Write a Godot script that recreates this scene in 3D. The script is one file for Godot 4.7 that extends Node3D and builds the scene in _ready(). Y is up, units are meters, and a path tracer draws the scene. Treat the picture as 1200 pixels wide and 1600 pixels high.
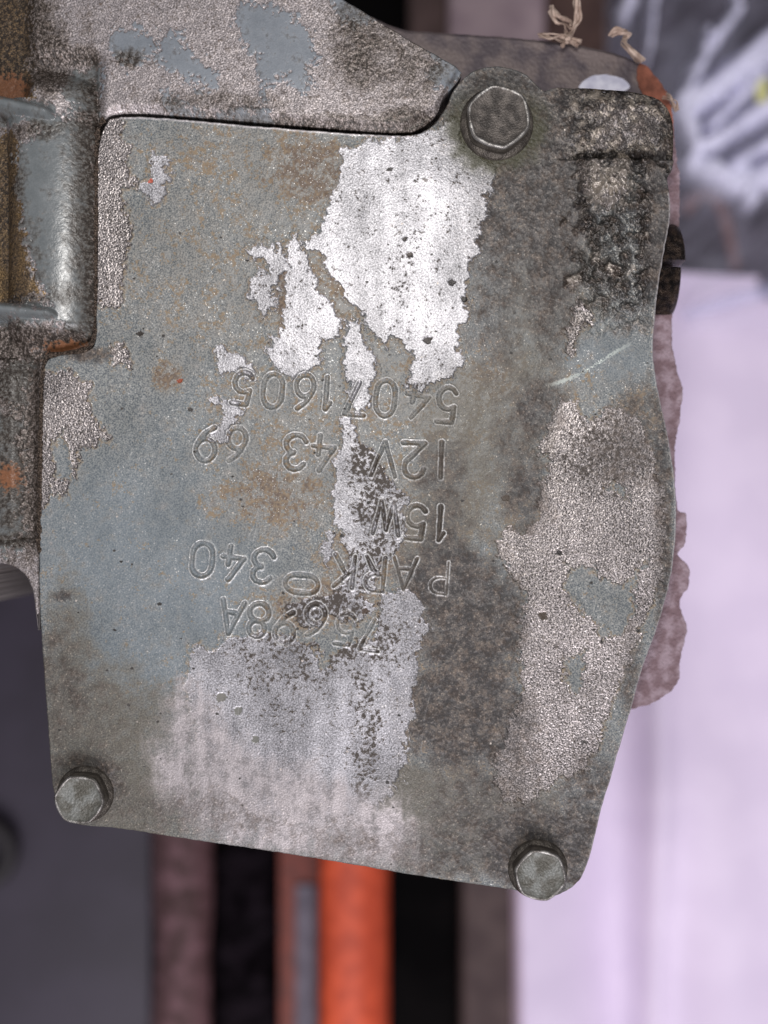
extends Node3D
# A paint-shedding cast gearbox seen straight from above, resting on a bench among other shop things.
# Measures: one unit of the maps below is 0.1 mm; the cover plate lies at height TOP above the bench.

const U := 0.0001
const TOP := 0.10
const EYE := 0.30
const PW := 1024          # plate maps: x 40..1064, y 96..1420
const PH := 1324
const PX := 40
const PY := 96
const CW := 800           # casting maps: x -50..750, y -60..960
const CH := 1020
const CX := -50
const CY := -60
const NW := 1100
const NH := 1400

var n_low: PackedByteArray
var n_mid: PackedByteArray
var n_fine: PackedByteArray
var n_grain: PackedByteArray
var n_cell: PackedByteArray
var n_streak: PackedByteArray
var groove: PackedFloat32Array
var plate_h: PackedFloat32Array
var cast_h: PackedFloat32Array
var plate_mat: StandardMaterial3D
var cast_mat: StandardMaterial3D
var rng := RandomNumberGenerator.new()


func _ready() -> void:
	rng.seed = 77
	camera_and_light()
	make_noises()
	bench()
	make_groove()
	make_plate_maps()
	make_cast_maps()
	gearbox()
	things_behind()


# ------------------------------------------------------------------ camera, light
func camera_and_light() -> void:
	var cam := Camera3D.new()
	cam.name = "camera"
	add_child(cam)
	cam.position = Vector3(0, EYE, 0)
	cam.rotation = Vector3(-PI / 2, 0, 0)
	var lens := CameraAttributesPhysical.new()
	lens.frustum_focal_length = 30.0
	lens.frustum_focus_distance = 0.2
	lens.exposure_aperture = 3.5
	lens.frustum_near = 0.02
	lens.frustum_far = 20.0
	cam.attributes = lens
	cam.fov = rad_to_deg(2.0 * atan(0.4))
	cam.near = 0.02
	cam.far = 20.0
	var env := Environment.new()
	env.background_mode = Environment.BG_COLOR
	env.background_color = Color(0.27, 0.265, 0.285).linear_to_srgb()
	env.tonemap_mode = Environment.TONE_MAPPER_LINEAR
	env.tonemap_exposure = 1.08
	env.sdfgi_enabled = true
	env.ssao_enabled = true
	env.ssil_enabled = true
	var we := WorldEnvironment.new()
	we.name = "world"
	we.environment = env
	add_child(we)
	var key := AreaLight3D.new()
	key.name = "work_lamp"
	key.area_size = Vector2(0.05, 0.05)
	key.light_energy = 0.0152
	key.light_color = Color(1.0, 0.985, 0.97)
	key.shadow_enabled = true
	key.area_range = 5.0
	add_child(key)
	key.area_size = Vector2(0.035, 0.035)
	var side := AreaLight3D.new()  # unseen fill added to brighten the cloth and the things behind
	side.name = "fill_light"
	side.area_size = Vector2(0.3, 0.3)
	side.light_energy = 0.235
	side.light_color = Color(1.0, 0.98, 1.0)
	side.shadow_enabled = true
	side.area_range = 5.0
	add_child(side)
	side.look_at_from_position(Vector3(0.05, 0.50, 0.40), Vector3(0, 0.08, 0), Vector3(0, 1, 0))
	key.look_at_from_position(Vector3(0.004, 0.285, -0.064), Vector3(0, 0.1, -0.01), Vector3(0, 0, -1))


# ------------------------------------------------------------------ helpers
func sr(r: float, g: float, b: float) -> Color:
	return Color(r / 255.0, g / 255.0, b / 255.0)


func at(px: float, py: float, y: float) -> Vector3:
	var k := (EYE - y) / (EYE - TOP) * U
	return Vector3((px - 600.0) * k, y, (py - 800.0) * k)


func tag(o: Node, label: String, category: String, group := "") -> void:
	o.set_meta("label", label)
	o.set_meta("category", category)
	if group != "":
		o.set_meta("group", group)


func obj(called: String, m: Mesh, material: Material, parent: Node) -> MeshInstance3D:
	var o := MeshInstance3D.new()
	o.name = called
	o.mesh = m
	o.material_override = material
	parent.add_child(o, true)
	return o


func thing(called: String, label: String, category: String, where := Vector3.ZERO) -> Node3D:
	var o := Node3D.new()
	o.name = called
	o.position = where
	add_child(o, true)
	tag(o, label, category)
	return o


func noise_bytes(freq: float, octaves: int, sd: int, kind := FastNoiseLite.TYPE_SIMPLEX_SMOOTH) -> PackedByteArray:
	var n := FastNoiseLite.new()
	n.seed = sd
	n.noise_type = kind
	n.frequency = freq
	n.fractal_type = FastNoiseLite.FRACTAL_FBM if octaves > 1 else FastNoiseLite.FRACTAL_NONE
	n.fractal_octaves = octaves
	if kind == FastNoiseLite.TYPE_CELLULAR:
		n.cellular_return_type = FastNoiseLite.RETURN_DISTANCE2_SUB
	var im := n.get_image(NW, NH)
	return im.get_data()


func make_noises() -> void:
	n_low = noise_bytes(0.006, 4, 3)
	n_mid = noise_bytes(0.03, 4, 5)
	n_fine = noise_bytes(0.11, 3, 9)
	n_grain = noise_bytes(0.30, 2, 11)
	var im := Image.create_from_data(NW, 200, false, Image.FORMAT_L8, noise_bytes(0.035, 4, 15).slice(0, NW * 200))
	im.resize(NW, NH, Image.INTERPOLATE_CUBIC)
	n_streak = im.get_data()
	n_cell = noise_bytes(0.03, 1, 21, FastNoiseLite.TYPE_CELLULAR)


# closed smooth outline through control points, resampled about every «gap» units
func smooth_outline(ctrl: PackedVector2Array, gap := 4.0, wobble := 0.0) -> PackedVector2Array:
	var out := PackedVector2Array()
	var n := ctrl.size()
	for i in n:
		var p0 := ctrl[(i + n - 1) % n]
		var p1 := ctrl[i]
		var p2 := ctrl[(i + 1) % n]
		var p3 := ctrl[(i + 2) % n]
		var steps := maxi(1, int(p1.distance_to(p2) / gap))
		var soft := 0.5 * minf(1.0, 3.0 * minf(p1.distance_to(p2), minf(p0.distance_to(p1), p2.distance_to(p3))) / p1.distance_to(p2))
		for k in steps:
			var t := float(k) / steps
			var m1 := (p2 - p0) * soft
			var m2 := (p3 - p1) * soft
			var t2 := t * t
			var t3 := t2 * t
			var p := p1 * (2 * t3 - 3 * t2 + 1) + m1 * (t3 - 2 * t2 + t) + p2 * (-2 * t3 + 3 * t2) + m2 * (t3 - t2)
			if wobble > 0.0:
				var q := Vector2i(clampi(int(p.x) + 60, 0, NW - 1), clampi(int(p.y) + 200, 0, NH - 1))
				var a := (float(n_fine[q.y * NW + q.x]) + float(n_mid[q.y * NW + q.x])) / 255.0 - 1.0
				p += (p2 - p1).normalized().orthogonal() * a * wobble
			out.append(p)
	return out


func inset(o: PackedVector2Array, by: float) -> PackedVector2Array:
	var out := PackedVector2Array()
	var n := o.size()
	var s := 1.0 if signed_area(o) > 0.0 else -1.0
	for i in n:
		var t := (o[(i + 1) % n] - o[(i + n - 1) % n]).normalized()
		out.append(o[i] + Vector2(-t.y, t.x) * by * s)
	return out


func signed_area(o: PackedVector2Array) -> float:
	var a := 0.0
	for i in o.size():
		var p := o[i]
		var q := o[(i + 1) % o.size()]
		a += p.x * q.y - q.x * p.y
	return a * 0.5


func sample(h: PackedFloat32Array, w: int, hh: int, x: float, y: float) -> float:
	var fx := clampf(x, 0.0, w - 1.01)
	var fy := clampf(y, 0.0, hh - 1.01)
	var ix := int(fx)
	var iy := int(fy)
	var tx := fx - ix
	var ty := fy - iy
	var i := iy * w + ix
	return lerpf(lerpf(h[i], h[i + 1], tx), lerpf(h[i + w], h[i + w + 1], tx), ty)


# A relief cut out along an outline: top from the height map, a small chamfer, and a wall down to «low» (map units)
func relief(outline: PackedVector2Array, h: PackedFloat32Array, w: int, hh: int, ox: int, oy: int, step: float, chamfer: float, low: float, base := 0.0) -> ArrayMesh:
	if signed_area(outline) < 0.0:
		outline.reverse()
	var inner := inset(outline, chamfer)
	var lo := inner[0]
	var hi := inner[0]
	for p in inner:
		lo = lo.min(p)
		hi = hi.max(p)
	lo = lo.max(Vector2(ox, oy))
	hi = hi.min(Vector2(ox + w - 1, oy + hh - 1))
	var nx := int((hi.x - lo.x) / step) + 2
	var ny := int((hi.y - lo.y) / step) + 2
	var inside := PackedByteArray()
	inside.resize(nx * ny)
	var m := inner.size()
	for j in ny:
		var y := lo.y + j * step + 0.0137
		var xs := PackedFloat32Array()
		for i in m:
			var p := inner[i]
			var q := inner[(i + 1) % m]
			if (p.y <= y) != (q.y <= y):
				xs.append(p.x + (y - p.y) / (q.y - p.y) * (q.x - p.x))
		xs.sort()
		for k in range(0, xs.size() - 1, 2):
			var a := maxi(0, int(ceil((xs[k] - lo.x) / step)))
			var b := mini(nx - 1, int(floor((xs[k + 1] - lo.x) / step)))
			for i in range(a, b + 1):
				inside[j * nx + i] = 1
	var verts := PackedVector3Array()
	var norms := PackedVector3Array()
	var uvs := PackedVector2Array()
	var idx := PackedInt32Array()
	var id := PackedInt32Array()
	id.resize(nx * ny)
	id.fill(-1)
	var edge := []
	for j in ny - 1:
		for i in nx - 1:
			var k := j * nx + i
			var c := inside[k] + inside[k + 1] + inside[k + nx] + inside[k + nx + 1]
			if c == 0:
				continue
			if c < 4:
				edge.append(Vector2i(i, j))
				continue
			for kk in [k, k + 1, k + nx + 1, k + nx]:
				if id[kk] < 0:
					id[kk] = verts.size()
					var x: float = lo.x + (kk % nx) * step
					@warning_ignore("integer_division")
					var y: float = lo.y + (kk / nx) * step
					add_top(verts, norms, uvs, h, w, hh, ox, oy, x, y, step, base)
			idx.append(id[k]); idx.append(id[k + 1]); idx.append(id[k + nx + 1])
			idx.append(id[k]); idx.append(id[k + nx + 1]); idx.append(id[k + nx])
	for e in edge:
		var x0: float = lo.x + e.x * step
		var y0: float = lo.y + e.y * step
		var cell := PackedVector2Array([Vector2(x0, y0), Vector2(x0 + step, y0), Vector2(x0 + step, y0 + step), Vector2(x0, y0 + step)])
		# only the nearby stretch of the outline matters, but the clipper is quick enough with all of it
		for piece in Geometry2D.intersect_polygons(cell, inner):
			var q: PackedVector2Array = piece
			if signed_area(q) < 0.0:
				q.reverse()
			var first := verts.size()
			for p in q:
				add_top(verts, norms, uvs, h, w, hh, ox, oy, p.x, p.y, step, base)
			for t in range(1, q.size() - 1):
				idx.append(first); idx.append(first + t); idx.append(first + t + 1)
	# chamfer and wall
	for i in m:
		var j := (i + 1) % m
		var a := inner[i]
		var b := inner[j]
		var c := outline[j]
		var d := outline[i]
		var ha := sample(h, w, hh, a.x - ox, a.y - oy) + base
		var hb := sample(h, w, hh, b.x - ox, b.y - oy) + base
		var t := (b - a).normalized()
		var out := Vector3(t.y, 0, -t.x)
		quad(verts, norms, uvs, idx, [Vector3(a.x, ha, a.y), Vector3(b.x, hb, b.y), Vector3(c.x, hb - chamfer, c.y), Vector3(d.x, ha - chamfer, d.y)], (out + Vector3.UP).normalized(), w, hh, ox, oy)
		quad(verts, norms, uvs, idx, [Vector3(d.x, ha - chamfer, d.y), Vector3(c.x, hb - chamfer, c.y), Vector3(c.x, low, c.y), Vector3(d.x, low, d.y)], out, w, hh, ox, oy)
	var arrays := []
	arrays.resize(Mesh.ARRAY_MAX)
	arrays[Mesh.ARRAY_VERTEX] = verts
	arrays[Mesh.ARRAY_NORMAL] = norms
	arrays[Mesh.ARRAY_TEX_UV] = uvs
	arrays[Mesh.ARRAY_INDEX] = idx
	var out_mesh := ArrayMesh.new()
	out_mesh.add_surface_from_arrays(Mesh.PRIMITIVE_TRIANGLES, arrays)
	return out_mesh


func add_top(verts: PackedVector3Array, norms: PackedVector3Array, uvs: PackedVector2Array, h: PackedFloat32Array, w: int, hh: int, ox: int, oy: int, x: float, y: float, step: float, base: float) -> void:
	var lx := x - ox
	var ly := y - oy
	var z := sample(h, w, hh, lx, ly)
	var gx := sample(h, w, hh, lx + step * 0.7, ly) - sample(h, w, hh, lx - step * 0.7, ly)
	var gy := sample(h, w, hh, lx, ly + step * 0.7) - sample(h, w, hh, lx, ly - step * 0.7)
	verts.append(Vector3((x - 600.0) * U, (z + base) * U + TOP, (y - 800.0) * U))
	norms.append(Vector3(-gx, step * 1.4, -gy).normalized())
	uvs.append(Vector2(lx / w, ly / hh))


func quad(verts: PackedVector3Array, norms: PackedVector3Array, uvs: PackedVector2Array, idx: PackedInt32Array, c: Array, n: Vector3, w: int, hh: int, ox: int, oy: int) -> void:
	var f := verts.size()
	for p: Vector3 in c:
		verts.append(Vector3((p.x - 600.0) * U, p.y * U + TOP, (p.z - 800.0) * U))
		norms.append(n)
		uvs.append(Vector2((p.x - ox) / w, (p.z - oy) / hh))
	# clockwise seen from where n points
	if (c[1] - c[0]).cross(c[2] - c[0]).dot(n) > 0.0:
		for k in [0, 2, 1, 0, 3, 2]:
			idx.append(f + k)
	else:
		for k in [0, 1, 2, 0, 2, 3]:
			idx.append(f + k)


# A plain plate: outline in metres (x, z), from y0 up to y1, with a chamfer round the top
func slab(outline: PackedVector2Array, y0: float, y1: float, chamfer: float) -> ArrayMesh:
	if signed_area(outline) < 0.0:
		outline.reverse()
	var inner := inset(outline, chamfer)
	var st := SurfaceTool.new()
	st.begin(Mesh.PRIMITIVE_TRIANGLES)
	st.set_smooth_group(-1)
	var big := PackedVector2Array()
	for p in inner:
		big.append(p * 10000.0)
	var tri := Geometry2D.triangulate_polygon(big)
	for k in range(0, tri.size(), 3):
		var a := inner[tri[k]]
		var b := inner[tri[k + 1]]
		var c := inner[tri[k + 2]]
		if (b - a).cross(c - a) < 0.0:
			var s := b
			b = c
			c = s
		for p in [a, b, c]:
			st.set_uv(p * 10.0)
			st.add_vertex(Vector3(p.x, y1, p.y))
	var n := inner.size()
	for i in n:
		var j := (i + 1) % n
		var ring := [[inner[i], inner[j], y1], [outline[i], outline[j], y1 - chamfer], [outline[i], outline[j], y0]]
		for k in 2:
			var a := Vector3(ring[k][0].x, ring[k][2], ring[k][0].y)
			var b := Vector3(ring[k][1].x, ring[k][2], ring[k][1].y)
			var c := Vector3(ring[k + 1][1].x, ring[k + 1][2], ring[k + 1][1].y)
			var d := Vector3(ring[k + 1][0].x, ring[k + 1][2], ring[k + 1][0].y)
			for p in [a, c, b, a, d, c]:
				st.set_uv(Vector2(p.x, p.z) * 10.0)
				st.add_vertex(p)
	st.generate_normals()
	return st.commit()


func scaled(pts: PackedVector2Array, y: float) -> PackedVector2Array:
	var out := PackedVector2Array()
	for p in pts:
		var v := at(p.x, p.y, y)
		out.append(Vector2(v.x, v.z))
	return out


# rings of equal length joined into a skin; rings[k][i] is a point; closed round, open at the ends unless capped
func skin(rings: Array, cap_a := false, cap_b := false, around := true) -> ArrayMesh:
	var st := SurfaceTool.new()
	st.begin(Mesh.PRIMITIVE_TRIANGLES)
	st.set_smooth_group(0)
	var n: int = rings[0].size()
	var last := n if around else n - 1
	for k in rings.size() - 1:
		for i in last:
			var j := (i + 1) % n
			var a: Vector3 = rings[k][i]
			var b: Vector3 = rings[k][j]
			var c: Vector3 = rings[k + 1][j]
			var d: Vector3 = rings[k + 1][i]
			for p in [a, b, c, a, c, d]:
				st.set_uv(Vector2(p.x, p.z) * 20.0)
				st.add_vertex(p)
	for e in [[cap_a, 0], [cap_b, rings.size() - 1]]:
		if e[0]:
			var mid := Vector3.ZERO
			for p in rings[e[1]]:
				mid += p / n
			for i in n:
				var a: Vector3 = rings[e[1]][i]
				var b: Vector3 = rings[e[1]][(i + 1) % n]
				st.set_smooth_group(1 + e[1])
				for p in ([mid, b, a] if e[1] == 0 else [mid, a, b]):
					st.set_uv(Vector2(p.x, p.z) * 20.0)
					st.add_vertex(p)
	st.generate_normals()
	return st.commit()


func tube(rough: PackedVector3Array, widths: PackedFloat32Array, sides := 10) -> ArrayMesh:
	var path := PackedVector3Array()
	var radii := PackedFloat32Array()
	for k in rough.size() - 1:
		for t in 4:
			path.append(rough[k].cubic_interpolate(rough[k + 1], rough[maxi(k - 1, 0)], rough[mini(k + 2, rough.size() - 1)], t / 4.0))
			radii.append(lerpf(widths[k], widths[k + 1], t / 4.0))
	path.append(rough[rough.size() - 1])
	radii.append(widths[widths.size() - 1])
	var rings := []
	for k in path.size():
		var t := (path[mini(k + 1, path.size() - 1)] - path[maxi(k - 1, 0)]).normalized()
		var s := t.cross(Vector3.UP if absf(t.y) < 0.9 else Vector3.RIGHT).normalized()
		var u := s.cross(t)
		var ring := PackedVector3Array()
		for i in sides:
			var a := TAU * i / sides
			ring.append(path[k] + (s * cos(a) + u * sin(a)) * radii[k])
		rings.append(ring)
	return skin(rings, true, true)


# ------------------------------------------------------------------ maps
func fill_poly(im: Image, pts: PackedVector2Array, ox: int, oy: int, v: int) -> void:
	var c := Color8(v, v, v)
	var lo := 1 << 20
	var hi := -(1 << 20)
	for p in pts:
		lo = mini(lo, int(p.y))
		hi = maxi(hi, int(p.y) + 1)
	var n := pts.size()
	for y in range(maxi(lo, oy), mini(hi, oy + im.get_height())):
		var xs := PackedFloat32Array()
		for i in n:
			var p := pts[i]
			var q := pts[(i + 1) % n]
			var yy := y + 0.5
			if (p.y <= yy) != (q.y <= yy):
				xs.append(p.x + (yy - p.y) / (q.y - p.y) * (q.x - p.x))
		xs.sort()
		for k in range(0, xs.size() - 1, 2):
			var a := int(xs[k])
			im.fill_rect(Rect2i(a - ox, y - oy, int(xs[k + 1]) - a + 1, 1), c)


# soft field: blobs of [x, y, rx, ry, strength], summed and clipped, as bytes at full size
func field(w: int, h: int, ox: int, oy: int, blobs: Array) -> PackedByteArray:
	@warning_ignore("integer_division")
	var sw := w / 8 + 1
	@warning_ignore("integer_division")
	var sh := h / 8 + 1
	var data := PackedByteArray()
	data.resize(sw * sh)
	for j in sh:
		for i in sw:
			var x := ox + i * 8.0
			var y := oy + j * 8.0
			var s := 0.0
			for b in blobs:
				var dx: float = (x - b[0]) / b[2]
				var dy: float = (y - b[1]) / b[3]
				var d := dx * dx + dy * dy
				if d < 4.0:
					s = maxf(s, s * 0.5 + b[4] * exp(-d * d * 0.7))
			data[j * sw + i] = int(clampf(s, 0.0, 1.0) * 255.0)
	var im := Image.create_from_data(sw, sh, false, Image.FORMAT_L8, data)
	im.resize(w, h, Image.INTERPOLATE_CUBIC)
	return im.get_data()


func arc(cx: float, cy: float, rx: float, ry: float, a0: float, a1: float, n: int) -> Array:
	var out := []
	for i in n + 1:
		var a := deg_to_rad(lerpf(a0, a1, float(i) / n))
		out.append(Vector2(cx + rx * cos(a), cy + ry * sin(a)))
	return out


# single-stroke punch letters in a unit box, y up
func strokes(ch: String) -> Array:
	match ch:
		"0", "O": return [arc(0.5, 0.66, 0.46, 0.34, 0, 180, 8) + arc(0.5, 0.34, 0.46, 0.34, 180, 360, 8) + [Vector2(0.96, 0.66)]]
		"1": return [[Vector2(0.28, 0.8), Vector2(0.55, 1.0), Vector2(0.55, 0.0)]]
		"I": return [[Vector2(0.5, 1.0), Vector2(0.5, 0.0)]]
		"2": return [arc(0.5, 0.7, 0.42, 0.3, 170, -30, 8) + [Vector2(0.06, 0.0), Vector2(0.98, 0.0)]]
		"3": return [arc(0.45, 0.75, 0.42, 0.25, 160, -80, 7) + arc(0.45, 0.27, 0.47, 0.27, 80, -160, 8)]
		"4": return [[Vector2(0.62, 1.0), Vector2(0.04, 0.32), Vector2(1.0, 0.32)], [Vector2(0.72, 0.55), Vector2(0.72, 0.0)]]
		"5": return [[Vector2(0.92, 1.0), Vector2(0.22, 1.0), Vector2(0.14, 0.55)] + arc(0.47, 0.32, 0.45, 0.32, 130, -150, 9)]
		"6": return [[Vector2(0.78, 1.0), Vector2(0.4, 0.8)] + arc(0.5, 0.32, 0.44, 0.32, 150, 510, 14)]
		"7": return [[Vector2(0.04, 0.98), Vector2(0.98, 0.98), Vector2(0.4, 0.0)]]
		"8": return [arc(0.5, 0.76, 0.36, 0.24, -90, 270, 12), arc(0.5, 0.27, 0.45, 0.27, 90, 450, 13)]
		"9": return [[Vector2(0.22, 0.0), Vector2(0.6, 0.2)] + arc(0.5, 0.68, 0.44, 0.32, -30, 330, 14)]
		"V": return [[Vector2(0.0, 1.0), Vector2(0.5, 0.0), Vector2(1.0, 1.0)]]
		"W": return [[Vector2(0.0, 1.0), Vector2(0.25, 0.0), Vector2(0.5, 0.85), Vector2(0.75, 0.0), Vector2(1.0, 1.0)]]
		"A": return [[Vector2(0.0, 0.0), Vector2(0.5, 1.0), Vector2(1.0, 0.0)], [Vector2(0.22, 0.35), Vector2(0.78, 0.35)]]
		"P": return [[Vector2(0.1, 0.0), Vector2(0.1, 1.0), Vector2(0.5, 1.0)] + arc(0.5, 0.75, 0.42, 0.25, 80, -90, 6) + [Vector2(0.1, 0.5)]]
		"R": return [[Vector2(0.1, 0.0), Vector2(0.1, 1.0), Vector2(0.5, 1.0)] + arc(0.5, 0.75, 0.42, 0.25, 80, -90, 6) + [Vector2(0.1, 0.5)], [Vector2(0.5, 0.5), Vector2(0.95, 0.0)]]
		"K": return [[Vector2(0.1, 0.0), Vector2(0.1, 1.0)], [Vector2(0.9, 1.0), Vector2(0.12, 0.4)], [Vector2(0.4, 0.6), Vector2(0.95, 0.0)]]
	return []


func make_groove() -> void:
	groove.resize(PW * PH)
	groove.fill(40.0)
	# character, centre x, y, width, height, turn in degrees beyond upside-down, depth share
	var marks := [
		["5", 698, 632, 32, 54, 4], ["4", 652, 627, 36, 52, 12], ["0", 602, 622, 32, 56, 4], ["7", 556, 623, 32, 52, 6], ["1", 511, 614, 24, 50, 4], ["6", 476, 612, 32, 54, 6], ["0", 426, 610, 32, 52, 5], ["5", 379, 606, 32, 50, 8],
		["I", 689, 718, 20, 54, 2], ["2", 647, 719, 36, 54, 2], ["V", 600, 717, 38, 54, 4], ["4", 505, 708, 34, 54, 6], ["3", 460, 706, 34, 54, 5], ["6", 369, 694, 32, 52, 6], ["9", 322, 693, 34, 54, 8],
		["1", 688, 817, 26, 52, 4], ["5", 649, 815, 34, 52, 4], ["W", 604, 809, 40, 52, 4],
		["P", 686, 902, 32, 50, 4], ["A", 632, 896, 36, 50, 4], ["R", 586, 896, 34, 52, 5], ["K", 538, 892, 36, 50, 6], ["0", 471, 912, 30, 52, 96], ["3", 409, 884, 34, 52, 8], ["4", 364, 880, 34, 52, 8], ["0", 316, 874, 34, 52, 6],
		["7", 579, 992, 32, 50, 8], ["5", 539, 982, 32, 50, 8], ["6", 492, 968, 34, 50, 8], ["9", 445, 980, 34, 50, 8], ["8", 403, 968, 34, 52, 10], ["A", 361, 964, 34, 50, 10],
	]
	for m in marks:
		var a: float = deg_to_rad(180.0 + m[5])
		var right := Vector2(cos(a), sin(a))
		var up := Vector2(sin(a), -cos(a))
		var segs := []
		var worn := 2.3 if m[0] == "P" else (1.2 if m[0] == "A" and m[1] > 600 else (1.3 if m[0] in ["7", "5"] and m[2] > 950 else 0.7 if m[0] in ["V", "W", "R", "K"] else 0.0))
		for line in strokes(m[0]):
			for k in line.size() - 1:
				var p: Vector2 = line[k] - Vector2(0.5, 0.5)
				var q: Vector2 = line[k + 1] - Vector2(0.5, 0.5)
				var o := Vector2(m[1] - PX, m[2] - PY)
				segs.append([o + right * p.x * m[3] + up * p.y * m[4], o + right * q.x * m[3] + up * q.y * m[4]])
		for s in segs:
			var a2: Vector2 = s[0]
			var b2: Vector2 = s[1]
			var ab := b2 - a2
			var l2 := maxf(ab.length_squared(), 0.001)
			var x0 := int(minf(a2.x, b2.x)) - 12
			var x1 := int(maxf(a2.x, b2.x)) + 13
			var y0 := int(minf(a2.y, b2.y)) - 12
			var y1 := int(maxf(a2.y, b2.y)) + 13
			for y in range(y0, y1):
				for x in range(x0, x1):
					var p := Vector2(x, y) - a2
					var d := (p - ab * clampf(p.dot(ab) / l2, 0.0, 1.0)).length() + worn
					var i := y * PW + x
					if d < groove[i]:
						groove[i] = d


func poly(im: Image, ox: int, oy: int, v: int, flat: Array) -> void:
	var pts := PackedVector2Array()
	for k in range(0, flat.size(), 2):
		pts.append(Vector2(flat[k], flat[k + 1]))
	fill_poly(im, pts, ox, oy, v)


func texture(w: int, h: int, f: Image.Format, data: PackedByteArray) -> ImageTexture:
	return ImageTexture.create_from_image(Image.create_from_data(w, h, false, f, data))


func worn_material(w: int, h: int, alb: PackedByteArray, orm: PackedByteArray, bump: PackedByteArray, relief_units: float) -> StandardMaterial3D:
	var m := StandardMaterial3D.new()
	m.albedo_texture = texture(w, h, Image.FORMAT_RGB8, alb)
	var o := texture(w, h, Image.FORMAT_RGB8, orm)
	m.roughness_texture = o
	m.roughness_texture_channel = BaseMaterial3D.TEXTURE_CHANNEL_GREEN
	m.metallic_texture = o
	m.metallic_texture_channel = BaseMaterial3D.TEXTURE_CHANNEL_BLUE
	m.metallic = 1.0
	m.roughness = 1.0
	m.heightmap_enabled = true
	m.heightmap_texture = texture(w, h, Image.FORMAT_L8, bump)
	m.heightmap_scale = relief_units * 0.01
	m.texture_repeat = false
	return m


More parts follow.
